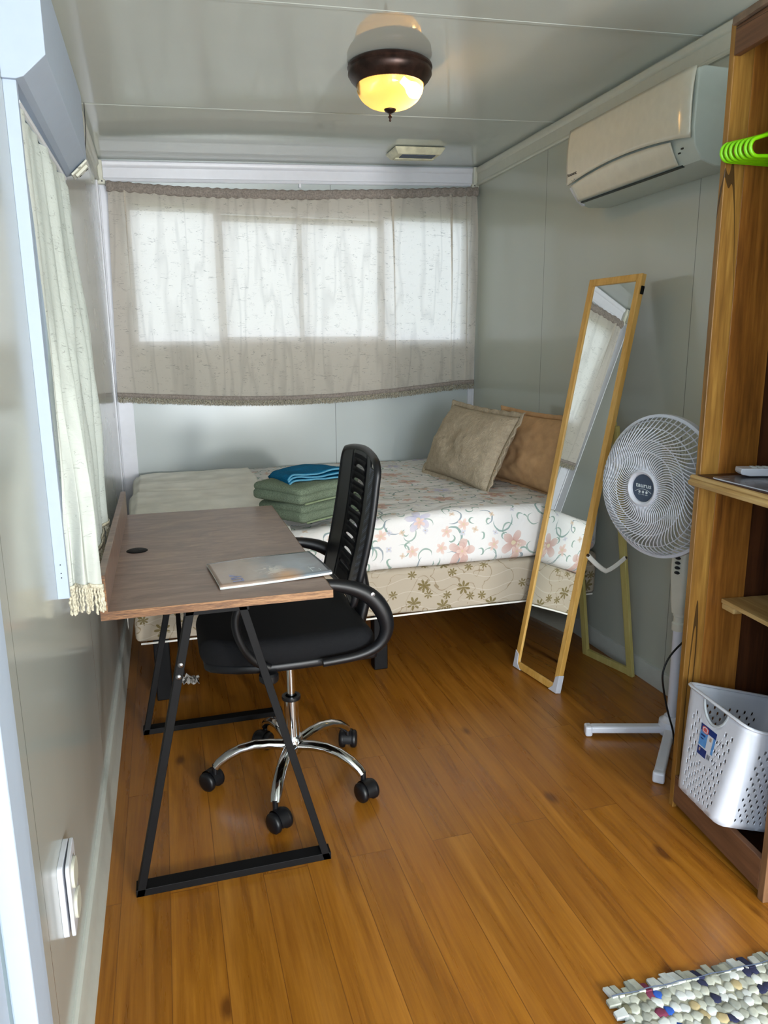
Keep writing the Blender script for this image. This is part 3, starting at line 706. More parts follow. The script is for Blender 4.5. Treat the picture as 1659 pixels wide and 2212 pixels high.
build('indicator', mb, m_dark, t, smooth=0)
mb = MB(); text_mb(mb, 'Panasonic', .0185, frame((1.8665, 2.872, 2.036), (0, -1, 0), (-1, 0, 0)), .0006, .0004)
build('brand_lettering', mb, m_print, t, smooth=0)
mb = MB()
MO = frame((1.868, 2.862, 2.012), (0, -1, 0), (-1, 0, 0)); mb.lathe([(.0105, -.0003), (.0105, .0004), (.0078, .0004), (.0078, -.0003)], 24, MO @ Matrix.Diagonal((1, .42, 1, 1)))
build('badge_mark', mb, m_slate, t, smooth=0)

# =================================================================== BED
BX0, BX1, BY0, BY1 = .06, 2.035, 2.79, 4.285
t = thing('bed', 'box spring bed base in quilted daisy ticking on dark legs', 'bed', (1.05, 3.57, 0))
def rbox(x0, y0, z0, x1, y1, z1, r, nu, nv, nz, fn=None):
    """rounded cushion-like box as a lofted closed surface"""
    mb = MB()
    pts = []
    def P(a, b, c):
        q = Vector((a, b, c)); lo = Vector((x0+r, y0+r, z0+r)); hi = Vector((x1-r, y1-r, z1-r))
        cl = Vector((min(max(q.x, lo.x), hi.x), min(max(q.y, lo.y), hi.y), min(max(q.z, lo.z), hi.z)))
        d = q-cl
        if d.length > 1e-9:
            # spread the corner samples over the arc
            q = cl + d.normalized()*r
        return fn(q) if fn else q
    def side(o, eu, ev, n1, n2):
        mb.grid(lambda u, v: P(*(Vector(o)+Vector(eu)*u+Vector(ev)*v)), n1, n2)
    dx, dy, dz = x1-x0, y1-y0, z1-z0
    side((x0, y0, z0), (dx, 0, 0), (0, 0, dz), nu, nz); side((x1, y1, z0), (-dx, 0, 0), (0, 0, dz), nu, nz)
    side((x1, y0, z0), (0, dy, 0), (0, 0, dz), nv, nz); side((x0, y1, z0), (0, -dy, 0), (0, 0, dz), nv, nz)
    side((x0, y0, z1), (dx, 0, 0), (0, dy, 0), nu, nv); side((x0, y1, z0), (dx, 0, 0), (0, -dy, 0), nu, nv)
    return mb
def bxf(q):
    if q.y < BY0+.1: q = q + Vector((0, .008*noise.noise(Vector((q.x*4, q.z*6, 0))), .006*noise.noise(Vector((q.x*2.5, 1, 0)))))
    return q
build('box_spring', rbox(BX0, BY0+.012, .268, BX1, BY1, .462, .02, 100, 60, 14, bxf), m_box, t, smooth=60, merge=True)
mb = MB().tube([(BX0+.02, BY0+.008, .270), (.8, BY0+.006, .267), (1.4, BY0+.008, .272), (BX1-.02, BY0+.008, .270)], .004, 8)
build('piping', mb, m_sheet, t)
for x, y in ((BX0+.09, BY0+.10), (BX0+.09, BY1-.1), ((BX0+BX1)/2, BY0+.12), ((BX0+BX1)/2, BY1-.1), (BX1-.12, BY0+.10), (BX1-.12, BY1-.1)):
    build('leg', MB().box(x-.03, y-.03, 0, x+.03, y+.03, .268), m_black, t, smooth=0, bevel=.004)
def sag(x, y): return -(.016*max(0, 1.1-x) + .032*min(1, max(0, (1.35-x)/.6))*min(1, max(0, (3.5-y)/.6)))
def mtf(q):
    k = max(0, (q.z-.5)/.2)
    z = q.z + k*(.010*noise.noise(Vector((q.x*2.2, q.y*2.2, 5)))+.004*noise.noise(Vector((q.x*9, q.y*9, 5)))) + .0*q.x
    z += min(1, k)*sag(q.x, q.y)
    y = q.y; x = q.x
    if q.y < BY0+.06: y += .010*noise.noise(Vector((q.x*3, q.z*5, 2))) + .003*math.sin(q.x*30+q.z*8)*(1-k)
    if q.z < .47: z += .010*noise.noise(Vector((q.x*6, q.y*6, 1)))
    return Vector((x, y, z))
mt = props(build('mattress', rbox(BX0, BY0, .463, BX1, BY1, .70, .045, 200, 140, 26, mtf), m_floral, smooth=70, merge=True),
           'mattress in a white floral fitted sheet with salmon and lilac flowers', 'mattress')
# white sheet folded over the left part
def sheet(u, v):
    x = lerp(BX0-.004, .655+.01*math.sin(v*9), u); L = v*1.52
    wr = .006*noise.noise(Vector((x*3, L*7, 2)))+.005*noise.noise(Vector((x*9, L*16, 4))) + .0035*math.sin(L*24+x*3+2*noise.noise(Vector((x*3, L*3, 0))))
    if u < .06: pass
    ye = BY0-.012
    s = 1.28
    if L < s: p = (x, 4.215-L*(4.215-(ye+.04))/s, .712+wr*(1.0)+ (0.0 if u > .03 else -.012))
    elif L < s+.06:
        a = (L-s)/.06*PI/2; p = (x, ye+.04-.04*math.sin(a), .672+.04*math.cos(a)+wr*.3)
    else: p = (x, ye+wr*.5, .672-(L-s-.06)*1.3)
    z = p[2] + sag(x, p[1])*min(1, max(0, (p[2]-.40)/.25))
    return (p[0], p[1], z)
def sheet2(u, v):       # left edge drops over the mattress side
    if u < .10:
        p = sheet(.0, v); d = (.10-u)*.9; return (p[0]-.012-.004*math.sin(v*20), p[1], p[2]-d)
    return sheet((u-.10)/.9, v)
o = build('flat_sheet', MB().grid(sheet2, 70, 200), m_sheet, smooth=80, solid=.002, offs=0)
props(o, 'plain white sheet folded over the left end of the bed', 'sheet')

# =================================================================== PILLOWS
def pillow(name, label, c, ex, ez, w, h, th, mat, flange, seed):
    """ex: long edge direction, ez: direction of the short edge; faces along ex x ez"""
    ex, ez = Vector(ex).normalized(), Vector(ez).normalized(); nn = ex.cross(ez)
    t = thing(name, label, 'pillow', c); c = Vector(c); group = None
    def f(sgn):
        def g(u, v):
            a, b = 2*u-1, 2*v-1
            k = (max(0, 1-abs(a)**2.6)**.5)*(max(0, 1-abs(b)**2.6)**.5)
            pull = 1-.07*(1-abs(b)**2)*abs(a)**6 ; pull2 = 1-.06*(1-abs(a)**2)*abs(b)**6
            nz = .018*noise.noise(Vector((a*2.1+seed, b*2.1, sgn)))+.008*noise.noise(Vector((a*6+seed, b*6, sgn*2)))
            return c + ex*(a*w/2*pull) + ez*(b*h/2*pull2) + nn*(sgn*(th/2*k + nz*k))
        return g
    mb = MB().grid(f(1), 60, 44).grid(f(-1), 60, 44)
    build('cushion', mb, mat, t, smooth=80, merge=True)
    mb = MB(); N = 44*4; ring = []
    for k in range(N):
        s = k/N*4; e = int(s); q = s-e
        a, b = [(2*q-1, -1), (1, 2*q-1), (1-2*q, 1), (-1, 1-2*q)][e]
        ring.append((a, b))
    for r in range(4):
        for k, (a, b) in enumerate(ring):
            d = r/3*flange; corner = abs(a*b)
            wob = math.sin(k*1.1+seed)*.006*r/3
            pull = 1-.07*(1-abs(b)**2)*abs(a)**6 ; pull2 = 1-.06*(1-abs(a)**2)*abs(b)**6
            mb.v.append(c + ex*(a*w/2*pull+ (a if abs(a) > .99 or corner > .9 else 0)*d) + ez*(b*h/2*pull2+(b if abs(b) > .99 or corner > .9 else 0)*d) + nn*(wob))
    for r in range(3):
        for k in range(N): mb.f.append([r*N+k, r*N+(k+1) % N, (r+1)*N+(k+1) % N, (r+1)*N+k]); mb.mi.append(0)
    build('flange', mb, mat, t, smooth=80, solid=.005, offs=0)
    return t
pillow('bed_pillow', 'taupe quilted pillow with a flanged edge leaning on the tan pillow', (1.680, 3.45, .876), (-.12, 1, .03), (.45, .04, .89), .64, .385, .18, m_pillow_q, .026, 3)
pillow('bed_pillow', 'smooth tan pillow against the right wall behind the quilted one', (1.905, 3.25, .868), (-.10, 1, .01), (.30, 0, .95), .66, .35, .16, m_pillow_t, .022, 9)

# =================================================================== TOWELS
def folded(name, label, cat, c, rz, sx, sy, th, layers, mat, mate, group, seed, sag=.012):
    t = thing(name, label, cat, c, rz, group); M = MW[t.name]
    def shp(p, k):
        x, y, z = p
        return M @ Vector((x+.004*noise.noise(Vector((y*8, z*20, seed))), y+.006*noise.noise(Vector((x*8, z*20, seed+2))),
                 z + (.008*noise.noise(Vector((x*6, y*6, seed+k))) - sag*((2*x/sx)**4*.5+(2*y/sy)**4*.5))*(z/th)))
    lh = th/layers
    for k in range(layers):
        z0 = k*lh; r = lh*.48
        mb = rbox(-sx/2+.004*k, -sy/2+.003*(k % 2), z0, sx/2-.003*(k % 2), sy/2-.002*k, z0+lh*(1.28 if k < layers-1 else 1), r, 26, 26, 8, lambda q, k=k: shp(q, 0))
        build('fold', mb, mat, t, smooth=80, merge=True)
    pts = [shp((x, -sy/2-.003, th*.06), 0) for x in [-sx/2+.02+(sx-.04)*i/20 for i in range(21)]]
    build('hem', MB().tube(pts, .004, 8), mate, t)
    return t
e2 = math.radians(34)
cx, cy = .785, 3.005
folded('folded_towel', 'folded sage green bath towel, lower of the two on the bed', 'towel', (cx, cy, .688), e2, .36, .27, .076, 2, m_terry, m_terry_edge, 'green towels on the bed', 1)
folded('folded_towel', 'folded sage green bath towel under the blue hand towel', 'towel', (cx-.012, cy+.004, .763), e2+.04, .37, .275, .074, 2, m_terry, m_terry_edge, 'green towels on the bed', 7)
t = thing('hand_towel', 'teal blue hand towel loosely folded on top of the green towels', 'towel', (cx, cy+.02, .836), e2-.30); M = MW[t.name]
def wavy(off, z0, amp, sx, sy, ph, curl):
    def g(u, v):
        x = lerp(-sx/2, sx/2, u); y = lerp(-sy/2, sy/2, v)+off
        z = z0 + amp*math.sin(u*7+ph+v*2) + .004*noise.noise(Vector((u*5, v*5, ph))) - .010*(2*u-1)**6
        if u < .12: z -= curl*(1-u/.12)**2; x += .01*(1-u/.12)
        return M @ Vector((x, y, z))
    return g
for k, (off, z0, am, sy_, ph, cu) in enumerate(((0, .006, .003, .20, 0, 0), (.004, .018, .004, .19, 1.2, .008), (.0, .031, .006, .175, 2.0, .016))):
    mb = MB().grid(wavy(off, z0, am, .30, sy_, ph, cu), 36, 22)
    f_ = build('fold', mb, m_teal, t, smooth=80, solid=.008, offs=0)
    w_ = wavy(off, z0, am, .30, sy_, ph, cu)
    build('edge_trim', MB().tube([w_(i/24, 0) for i in range(25)], .0035, 6), m_teal_edge, f_)

# =================================================================== DESK
t = thing('desk', 'narrow wood-look desk on black trapezoid metal legs along the left wall', 'desk', (.32, 2.25, 0))
DX0, DX1, EY0, EY1, Z0, Z1 = .055, .594, 1.722, 2.800, .752, .772
build('tabletop', MB().box(DX0, EY0, Z0, DX1, EY1, Z1), m_desk, t, smooth=0, bevel=.0008)
mb = MB().box(DX0-.0005, EY0-.0012, Z0, DX1+.0012, EY0-.0002, Z1).box(DX1+.0002, EY0-.0012, Z0, DX1+.0012, EY1, Z1)
build('edge_band', mb, m_desk_edge, t, smooth=0)
mb = MB().box(DX0-.002, EY0, Z0+.001, DX0+.0145, EY1, Z1+.087); lb = build('back_ledge', mb, m_desk, t, smooth=0, bevel=.0008)
build('ledge_edge_band', MB().box(DX0-.002, EY0-.0016, Z0, DX0+.0145, EY0-.0004, Z1+.087), m_desk_edge, lb, smooth=0)
GM = Matrix.Translation((.118, 2.262, Z1))
gr = build('cable_grommet', MB().lathe([(0, .002), (.026, .003), (.030, .0015), (.031, 0), (.028, -.002)], 40, GM), m_black, t, smooth=40)
build('cable_hole', MB().lathe([(0, .0036), (.009, .0036), (.010, .003)], 20, Matrix.Translation((.130, 2.266, Z1))), m_dark, gr, smooth=0)
for yc in (1.765, 2.615):
    a, b, c, d = (.082, yc, .0), (.566, yc, .0), (.372, yc, Z0), (.252, yc, Z0)
    f = MB(); wy, tt = .040, .020
    def quadbar(mb, p, q, th, z0=None):
        p, q = Vector(p), Vector(q); dr = (q-p).normalized(); nrm = Vector((0, 1, 0)).cross(dr)
        if abs(dr.z) > .3:          # leg: ends cut level
            hx_ = th/2/abs(dr.z)
            vs = []
            for e in (p, q):
                for sx, sy in ((-1, -1), (1, -1), (1, 1), (-1, 1)): vs.append((e.x+sx*hx_, e.y+sy*wy/2, e.z))
            mb.hexa(vs)
        else: mb.box(p.x, p.y-wy/2, p.z, q.x, p.y+wy/2, p.z+th)
    fr = MB(); quadbar(fr, (a[0]-.010, yc, 0), (b[0]+.010, yc, 0), tt); 
    build('foot_bar', fr, m_black, t, smooth=0, bevel=.0012)
    for p, q in ((a, d), (b, c)):
        l = MB(); quadbar(l, p, q, tt); build('leg', l, m_black, t, smooth=0, bevel=.0012)
    build('top_bar', MB().box(.235, yc-wy/2, Z0-.018, .390, yc+wy/2, Z0-.0005), m_black, t, smooth=0, bevel=.001)
for s, y0, y1 in ((1, 1.768, 2.19), (-1, 2.612, 2.19)):
    br = build('brace', MB().bar((.222, y0, .585), (.222, y1, Z0-.004), .026, .012, (1, 0, 0)), m_black, t, smooth=0, bevel=.001)
    for zz in (.582, .612):
        xx = lerp(.082, .252, zz/Z0)+.0
        build('bolt', MB().lathe([(0, .004), (.005, .0035), (.0075, .001), (.008, -.001)], 14, frame((xx, 1.7445 if s > 0 else 2.6355, zz), (1, 0, 0), (0, -s, 0))), m_steel, br, smooth=60)

# magazine on the desk
MG = (.462, 1.928, Z1+.001)
t = thing('magazine', 'glossy landscape-cover magazine at the near corner of the desk', 'magazine', MG, math.radians(5.4)); M = MW[t.name]
def mag_mat():
    q = NT('magazine_cover'); o = q.obj(); X = sep(q, o)
    n1 = q.noise(q.mapv(o, (5, 14, 5)), 1, 5, .6, 1.2); n2 = q.noise(q.mapv(o, (40, 70, 40)), 1, 4, .6, .6)
    base = q.ramp(X[0], [(.0, (168, 146, 132)), (1, (168, 146, 132))])
    f = q.math('MULTIPLY_ADD', n1, .22, q.math('MULTIPLY_ADD', X[0], 2.6, .40))
    base = q.ramp(f, [(.12, (150, 128, 114)), (.38, (162, 148, 136)), (.55, (112, 116, 120)), (.72, (128, 138, 146)), (.9, (104, 106, 112))])
    # warm glow and pale foliage near the spine side
    d = q.n('VectorMath', operation='DISTANCE'); q.L.new(o, d.inputs[0]); d.inputs[1].default_value = (.03, -.075, 0)
    g = q.ramp(d.outputs['Value'], [(.01, (255, 255, 255)), (.055, (0, 0, 0))])
    base = q.mix(q.math('MULTIPLY', g, .8), base, lin((206, 150, 84)))
    d = q.n('VectorMath', operation='DISTANCE'); q.L.new(o, d.inputs[0]); d.inputs[1].default_value = (.0, -.03, 0)
    g = q.math('MULTIPLY', q.ramp(d.outputs['Value'], [(.02, (255, 255, 255)), (.05, (0, 0, 0))]), q.math('GREATER_THAN', n2, .52))
    base = q.mix(q.math('MULTIPLY', g, .6), base, lin((214, 206, 192)))
    q.bump(n1, .15, .004)
    return q.done(base, .17, 0, .5)
def magf(zo, sc=1.0):
    def g(u, v):
        x = lerp(-.146, .146, u); y = lerp(-.108, .108, v)
        z = .0065*(1-v)**.35*0 + zo + .004*math.sin(u*PI)*(v) + .005*(u**3) + .002*math.sin(v*PI)
        if v < .05: z -= .0025*(1-v/.05)**2
        return M @ Vector((x*sc, y*sc, z))
    return g
build('cover', MB().grid(magf(.0072), 30, 20), mag_mat(), t, smooth=80, solid=.0006, offs=0)
build('pages', MB().grid(magf(.0050), 30, 20), m_sheet, t, smooth=80, solid=.0028, offs=0)
build('back_cover', MB().grid(magf(.0018), 30, 20), m_silver, t, smooth=80, solid=.0006, offs=0)
mb = MB(); text_mb(mb, 'LIVING', .040, M @ Matrix.Translation((-.094, -.030, .0098)) @ Matrix.Rotation(PI/2, 4, 'Z'), .0002, .0006)
build('title_lettering', mb, plain('title_blue', (112, 122, 168), .3), t, smooth=0)
mb = MB()
for x0_, y0_, x1_, y1_ in ((.092, .03, .126, .032), (.092, .03, .094, .085), (.092, .083, .126, .085), (.124, .03, .126, .085), (.098, -.09, .10, -.01), (.120, -.09, .122, -.01), (.100, -.04, .118, -.037), (.1, -.06, .118, -.057)):
    mb.box(x0_, y0_, .0122, x1_, y1_, .0126, M)
build('cover_box_lines', mb, m_silver, t, smooth=0)

# =================================================================== OFFICE CHAIR
CC = Vector((.545, 2.155, 0))
t = thing('office_chair', 'black mesh office chair on a chrome five-star base at the desk', 'chair', CC)
for k, adeg in enumerate((-112, -40, 32, 104, 176)):
    a = math.radians(adeg); ca, sa = math.cos(a), math.sin(a)
    def Q(r, z): return CC + Vector((ca*r, sa*r, z))
    pts = [Q(.028, .128), Q(.075, .136), Q(.12, .138), Q(.165, .130), Q(.205, .112), Q(.232, .092), Q(.243, .078)]
    lg = build('base_leg', MB().tube(pts, [.019, .018, .0175, .017, .017, .016, .0145], 14, up=(0, 0, 1), flat=(.85, 1.05)), m_chrome, t, smooth=60)
    cpos = Q(.246, 0); rot = Matrix.Translation(cpos) @ Matrix.Rotation(a+(.9, -.5, .7, 2.2, -.8)[k], 4, 'Z') @ Matrix.Scale(1.22, 4)
    cs = MB().lathe([(0, .072), (.007, .072), (.007, .045), (0, .045)], 10, rot)
    def hood(u, v):
        an = lerp(-.2, PI*1.05, u); yv = lerp(-.012, .012, v)
        return rot @ Vector((.014+.027*math.cos(an), yv, .026+.027*math.sin(an)))
    cs.grid(hood, 14, 2)
    co = build('caster', cs, m_blackpl, lg, smooth=50)
    co['label'] = 'black twin-wheel caster'
    for sy in (-1, 1):
        WM = rot @ Matrix.Translation((.014, sy*.016, .025)) @ Matrix.Rotation(PI/2, 4, 'X')
        for_ = MB().lathe([(0, -.010), (.014, -.010), (.022, -.008), (.025, -.004), (.025, .004), (.022, .008), (.014, .010), (0, .010)], 26, WM)
        cs2 = for_; 
        if sy == -1: acc = for_
        else: acc.add(for_.v, for_.f)
    acc.cur = 0
    # wheels belong to the caster mesh
    me_o = build('caster_wheels_tmp', acc, m_blackpl, None, smooth=50)
    bm = bmesh.new(); bm.from_mesh(co.data); inv = MW[co.name].inverted(); me_o.data.transform(inv); bm.from_mesh(me_o.data); bm.to_mesh(co.data); bm.free()
    for p in co.data.polygons: p.use_smooth = True
    co.data.set_sharp_from_angle(angle=math.radians(50)); bpy.data.objects.remove(me_o)
TC = Matrix.Translation(CC)
build('base_hub', MB().lathe([(0, .10), (.026, .10), (.030, .106), (.032, .118), (.032, .150), (.028, .157), (0, .157)], 32, TC), m_chrome, t, smooth=40)
gl = build('gas_lift', MB().lathe([(.0225, .155), (.0225, .285), (0, .285)], 28, TC).lathe([(.0125, .28), (.0125, .45), (0, .45)], 20, TC), m_chrome, t, smooth=40)
build('lift_collar', MB().lathe([(.018, .283), (.029, .283), (.030, .288), (.029, .294), (.018, .294)], 28, TC), m_blackpl, gl, smooth=40)
build('seat_mechanism', MB().box(CC.x-.09, CC.y-.07, .440, CC.x+.12, CC.y+.07, .480), m_black, t, smooth=0, bevel=.006)
# seat cushion, front towards the wall (-x)
SX0, SX1, SY0, SY1 = .272, .765, 1.925, 2.375
def seatf(q):
    fx = (q.x-SX0)/(SX1-SX0); fy = (q.y-2.15)/.225
    z = q.z
    z -= .010*max(0, 1-fx/.28)**1.5             # waterfall front
    if q.z > .525: z -= .010*(1-fy*fy)*.6 ; z += .008*max(0, fx-.7)
    y = 2.15 + (q.y-2.15)*(1-.10*max(0, fx-.55))*math.sqrt(max(.05, 1-.72*min(1, max(0, (.42-fx)/.42))**2.2))
    return Vector((q.x, y, z))
build('seat', rbox(SX0, SY0, .487, SX1, SY1, .572, .038, 44, 44, 12, seatf), m_fabric_blk, t, smooth=80, merge=True)
build('seat_shell', rbox(SX0+.01, SY0+.004, .474, SX1+.006, SY1-.004, .505, .014, 30, 30, 5, lambda q: seatf(Vector((q.x, q.y, q.z)))), m_blackpl, t, smooth=60, merge=True)
# backrest
BCy = 2.145
def back_pt(a, h, off=0):            # a -1 near .. 1 far; h 0 bottom .. 1 top
    zz = lerp(.640, 1.060, h)
    half = .190+.012*min(1, h*2.2)-.012*max(0, h-.6)
    if h > .90: half *= math.sqrt(max(.0, 1-((h-.90)/.10)**2*.22))
    x = .708 + .078*h - .012*(a*a) + .010*math.sin(h*PI)
    y = BCy + a*half
    return Vector((x+off, y + .03*(h-.5)*0, zz - (.018*a*a if h > .8 else 0)*((h-.8)/.2 if h > .8 else 0)))
mb = MB(); rows = 8
for a0, a1 in ((-.66, -.42), (.42, 1)): mb.grid(lambda u, v: back_pt(u, v), 8, 60, a0, a1, 0, 1)
hs = [.12 + i*.101 for i in range(rows+1)]
mb.grid(lambda u, v: back_pt(u, v), 10, 8, -.42, .42, 0, hs[0]); mb.grid(lambda u, v: back_pt(u, v), 10, 10, -.42, .42, hs[-1], 1)
for i in range(rows):
    h0, h1 = hs[i], hs[i+1]; N = 32; outer = []; inner = []
    for k in range(N):
        s = k/N*4; e = int(s); q = s-e
        a_, b_ = [(2*q-1, -1), (1, 2*q-1), (1-2*q, 1), (-1, 1-2*q)][e]
        outer.append((a_*.42, lerp(h0, h1, (b_+1)/2)))
        an = math.atan2(b_, a_); ia, ib = math.cos(an)*.33, math.sin(an)
        ib = ib*.46 if ib > 0 else ib*.10
        inner.append((ia*(1-.15*(i % 2)), lerp(h0, h1, .36+ib*.52)))
    b = len(mb.v)
    for a_, h_ in outer+inner: mb.v.append(back_pt(a_, h_))
    for k in range(N): mb.f.append([b+k, b+(k+1) % N, b+N+(k+1) % N, b+N+k]); mb.mi.append(0)
bs = build('backrest', mb, m_blackpl, t, smooth=50, solid=.005, offs=0)
def meshfab():
    q = NT('see_through_mesh'); o = q.obj(); tp = q.n('BsdfTransparent'); df = q.n('BsdfDiffuse', {'Color': lin((16, 17, 22))})
    w = q.n('TexWave', {'Scale': 160.0, 'Distortion': 1.5}, bands_direction='DIAGONAL'); q.L.new(o, w.inputs['Vector'])
    f = q.math('GREATER_THAN', w.outputs[1], .52); mx = q.n('MixShader'); q.L.new(f, mx.inputs[0]); q.L.new(df.outputs[0], mx.inputs[1]); q.L.new(tp.outputs[0], mx.inputs[2])
    q.L.new(mx.outputs[0], q.out.inputs[0]); return q.m
def perf():
    q = NT('perforated_side_mesh'); o = q.obj(); vo = q.n('TexVoronoi', {'Scale': 190.0, 'Randomness': .15}); q.L.new(o, vo.inputs['Vector'])
    c = q.ramp(vo.outputs['Distance'], [(.30, (112, 124, 148)), (.42, (18, 20, 28))]); return q.done(c, .5)
build('mesh_panel', MB().grid(lambda u, v: back_pt(u, v, -.0040), 12, 50, -.44, .44, .04, .96), meshfab(), bs, smooth=80)
build('side_mesh', MB().grid(lambda u, v: back_pt(u, v, -.001), 5, 50, -1, -.66, .06, .93), perf(), bs, smooth=80, solid=.006, offs=0)
rim = [back_pt(-1, h/30) for h in range(1, 30)] + [back_pt(-1+2*k/16, 1) for k in range(17)] + [back_pt(1, h/30) for h in range(29, 0, -1)] + [back_pt(1-2*k/16, .01) for k in range(17)]
build('back_frame', MB().tube([p+Vector((.006, 0, 0)) for p in rim], .011, 10, closed=True), m_blackpl, t, smooth=60)
sp = [back_pt(0, .34, .022), back_pt(0, .15, .045), Vector((.785, BCy, .60)), Vector((.765, BCy, .52)), Vector((.70, BCy, .475)), Vector((.60, BCy, .460))]
build('back_spine', MB().tube(sp, [.02, .024, .026, .026, .024, .02], 12, flat=(.8, 1.5)), m_blackpl, t, smooth=60)
# loop armrests
def arm(ys, s):
    y = ys
    ctrl = [(.452, .447, 0), (.415, .475, .004), (.382, .535, .010), (.366, .610, .012), (.380, .672, .012), (.430, .705, .010), (.520, .716, .006), (.615, .712, 0), (.690, .690, -.004), (.745, .650, -.004), (.778, .590, 0), (.785, .530, 0), (.760, .478, 0), (.700, .450, 0), (.600, .440, 0)]
    # smooth the loop
    P = []
    m = len(ctrl)
    for i in range(m-1):
        p0, p1, p2, p3 = [Vector(ctrl[min(max(i+d, 0), m-1)]) for d in (-1, 0, 1, 2)]
        for k in range(5):
            u = k/5; P.append(.5*((2*p1)+(p2-p0)*u+(2*p0-5*p1+4*p2-p3)*u*u+(3*p1-p0-3*p2+p3)*u**3))
    P.append(Vector(ctrl[-1]))
    pts = [(p.x, y + s*p.z, .500+(p.y-.44)*.83) for p in P]
    nn_ = len(pts); rad = [.0115 + .013*math.exp(-((i/nn_-.66)/.17)**2) for i in range(nn_)]
    return MB().tube(pts, rad, 12, up=(0, 1, 0), flat=(1.0, 1.0))
a1 = build('armrest', arm(1.905, -1), m_blackpl, t, smooth=60)
build('armrest', arm(2.395, 1), m_blackpl, t, smooth=60)
build('adjuster_knob', MB().lathe([(0, .016), (.022, .014), (.027, .008), (.027, -.008), (.022, -.014), (0, -.016)], 14, frame((.450, 1.915, .474), (1, 0, 0), (0, 0, 1))), m_blackpl, a1, smooth=30)
build('arm_screw', MB().lathe([(0, .002), (.006, .001), (.007, -.001)], 12, frame((.742, 1.888, .690), (1, 0, 0), (0, -1, 0))), m_steel, a1)

# crumpled wrapper on the floor
mb = MB(); rr_ = random.Random(4)
mb.grid(lambda u, v: (.235+.10*(u-.5)+.012*noise.noise(Vector((u*6, v*6, 1))), 2.96+.07*(v-.5)+.02*noise.noise(Vector((u*7, v*7, 4))), .022+.035*abs(noise.noise(Vector((u*5, v*5, 9))))*1.2), 12, 9)
props(build('plastic_wrapper', mb, plain('clear_wrapper', (176, 172, 166), .2, 0, .6, .15, 60), smooth=12, solid=.001), 'crumpled pale plastic wrapper on the floor under the bed behind the desk leg', 'wrapper')

# =================================================================== STANDING MIRROR
B1, B2 = Vector((1.614, 2.738, 0)), Vector((1.657, 2.446, 0))
mw = (B2-B1).length; ml = 1.645; mo = (B1+B2)/2
nh = Vector((.989, .146, 0)); up = (nh*.315 + Vector((0, 0, 1.61))).normalized()
t = thing('standing_mirror', 'tall leaning mirror in a light pine frame with a rear prop stand', 'mirror', mo)
ex = (B2-B1).normalized(); FN = ex.cross(up).normalized()
if FN.x > 0: FN = -FN
MM = Matrix((ex, up, ex.cross(up))).transposed().to_4x4(); MM.translation = mo + Vector((0, 0, .004))
sg = 1 if ex.cross(up).x < 0 else -1           # local z towards the viewer side
fw = .027
def fbar(x0, y0, x1, y1, **k): return MB().box(x0, y0, min(-.012*sg, .010*sg), x1, y1, max(-.012*sg, .010*sg), MM)
for nm, a in (('frame_side', (-mw/2, 0, -mw/2+fw, ml)), ('frame_side', (mw/2-fw, 0, mw/2, ml)), ('frame_bottom', (-mw/2+fw, 0, mw/2-fw, fw)), ('frame_top', (-mw/2+fw, ml-fw, mw/2-fw, ml))):
    build(nm, fbar(*a), m_pine, t, smooth=0, bevel=.002)
g = MB(); g.add([(-mw/2+fw, fw, .002*sg), (mw/2-fw, fw, .002*sg), (mw/2-fw, ml-fw, .002*sg), (-mw/2+fw, ml-fw, .002*sg)], [(0, 1, 2, 3)], MM)
build('mirror_glass', g, m_mirror, t, smooth=0, solid=.003, offs=0)
build('back_board', MB().box(-mw/2+fw, fw, -.009*sg if sg > 0 else .006, mw/2-fw, ml-fw, -.006*sg if sg > 0 else .009, MM), plain('hardboard', (120, 92, 62), .8), t, smooth=0)
for s in (-1, 1):
    p = [(s*(mw/2+.002), -.003), (s*(mw/2-.050), -.003), (s*(mw/2-.026), .020), (s*(mw/2-.020), .060), (s*(mw/2+.002), .072)]
    mb = MB(); n = 5
    vs = [(x, y, -.013*sg) for x, y in p] + [(x, y, .0125*sg) for x, y in p]
    mb.add(vs, [list(range(n)), list(range(2*n-1, n-1, -1))]+[(i, i+n, (i+1) % n+n, (i+1) % n) for i in range(n)], MM)
    build('corner_protector', mb, m_wpl, t, smooth=0, bevel=.0015)
# prop stand
F1, F2 = Vector((1.975, 2.758, .0)), Vector((2.030, 2.500, .0))
sh = .655
T1 = MM @ Vector((-mw/2+.020, ml*sh, -.022*sg)); T2 = MM @ Vector((mw/2-.012, ml*sh, -.022*sg))
for a, b in ((F1, T1), (F2, T2)): build('stand_leg', MB().bar(a+Vector((0, 0, .001)), b, .016, .030, (F2-F1)), m_pine2, t, smooth=0, bevel=.0015)
build('stand_foot_bar', MB().bar(F1+Vector((0, 0, .014)), F2+Vector((0, 0, .017)), .016, .030, (0, 0, 1)), m_pine2, t, smooth=0, bevel=.0015)
build('stand_top_bar', MB().bar(T1, T2, .016, .030, (0, 0, 1)), m_pine2, t, smooth=0, bevel=.0015)
mb = MB().box(mw/2, ml-.075, -.010*sg if sg > 0 else -.004, mw/2+.005, ml-.045, .004 if sg > 0 else .010, MM)
build('hinge_catch', mb, m_black, t, smooth=0, bevel=.001)
S1 = MM @ Vector((mw/2+.002, ml*.345, -.006*sg)); S2 = F2.lerp(T2, .50) + Vector((0, -.014, 0))
pts = [S1.lerp(S2, k/10) + Vector((0, 0, -.060*(1-abs(k/5-1)**1.3))) for k in range(11)]
st = build('strap', MB().tube(pts, .009, 8, up=(0, 1, 0), flat=(.55, 1.1)), m_sheet, t); st['label'] = 'white webbing strap between mirror and stand'
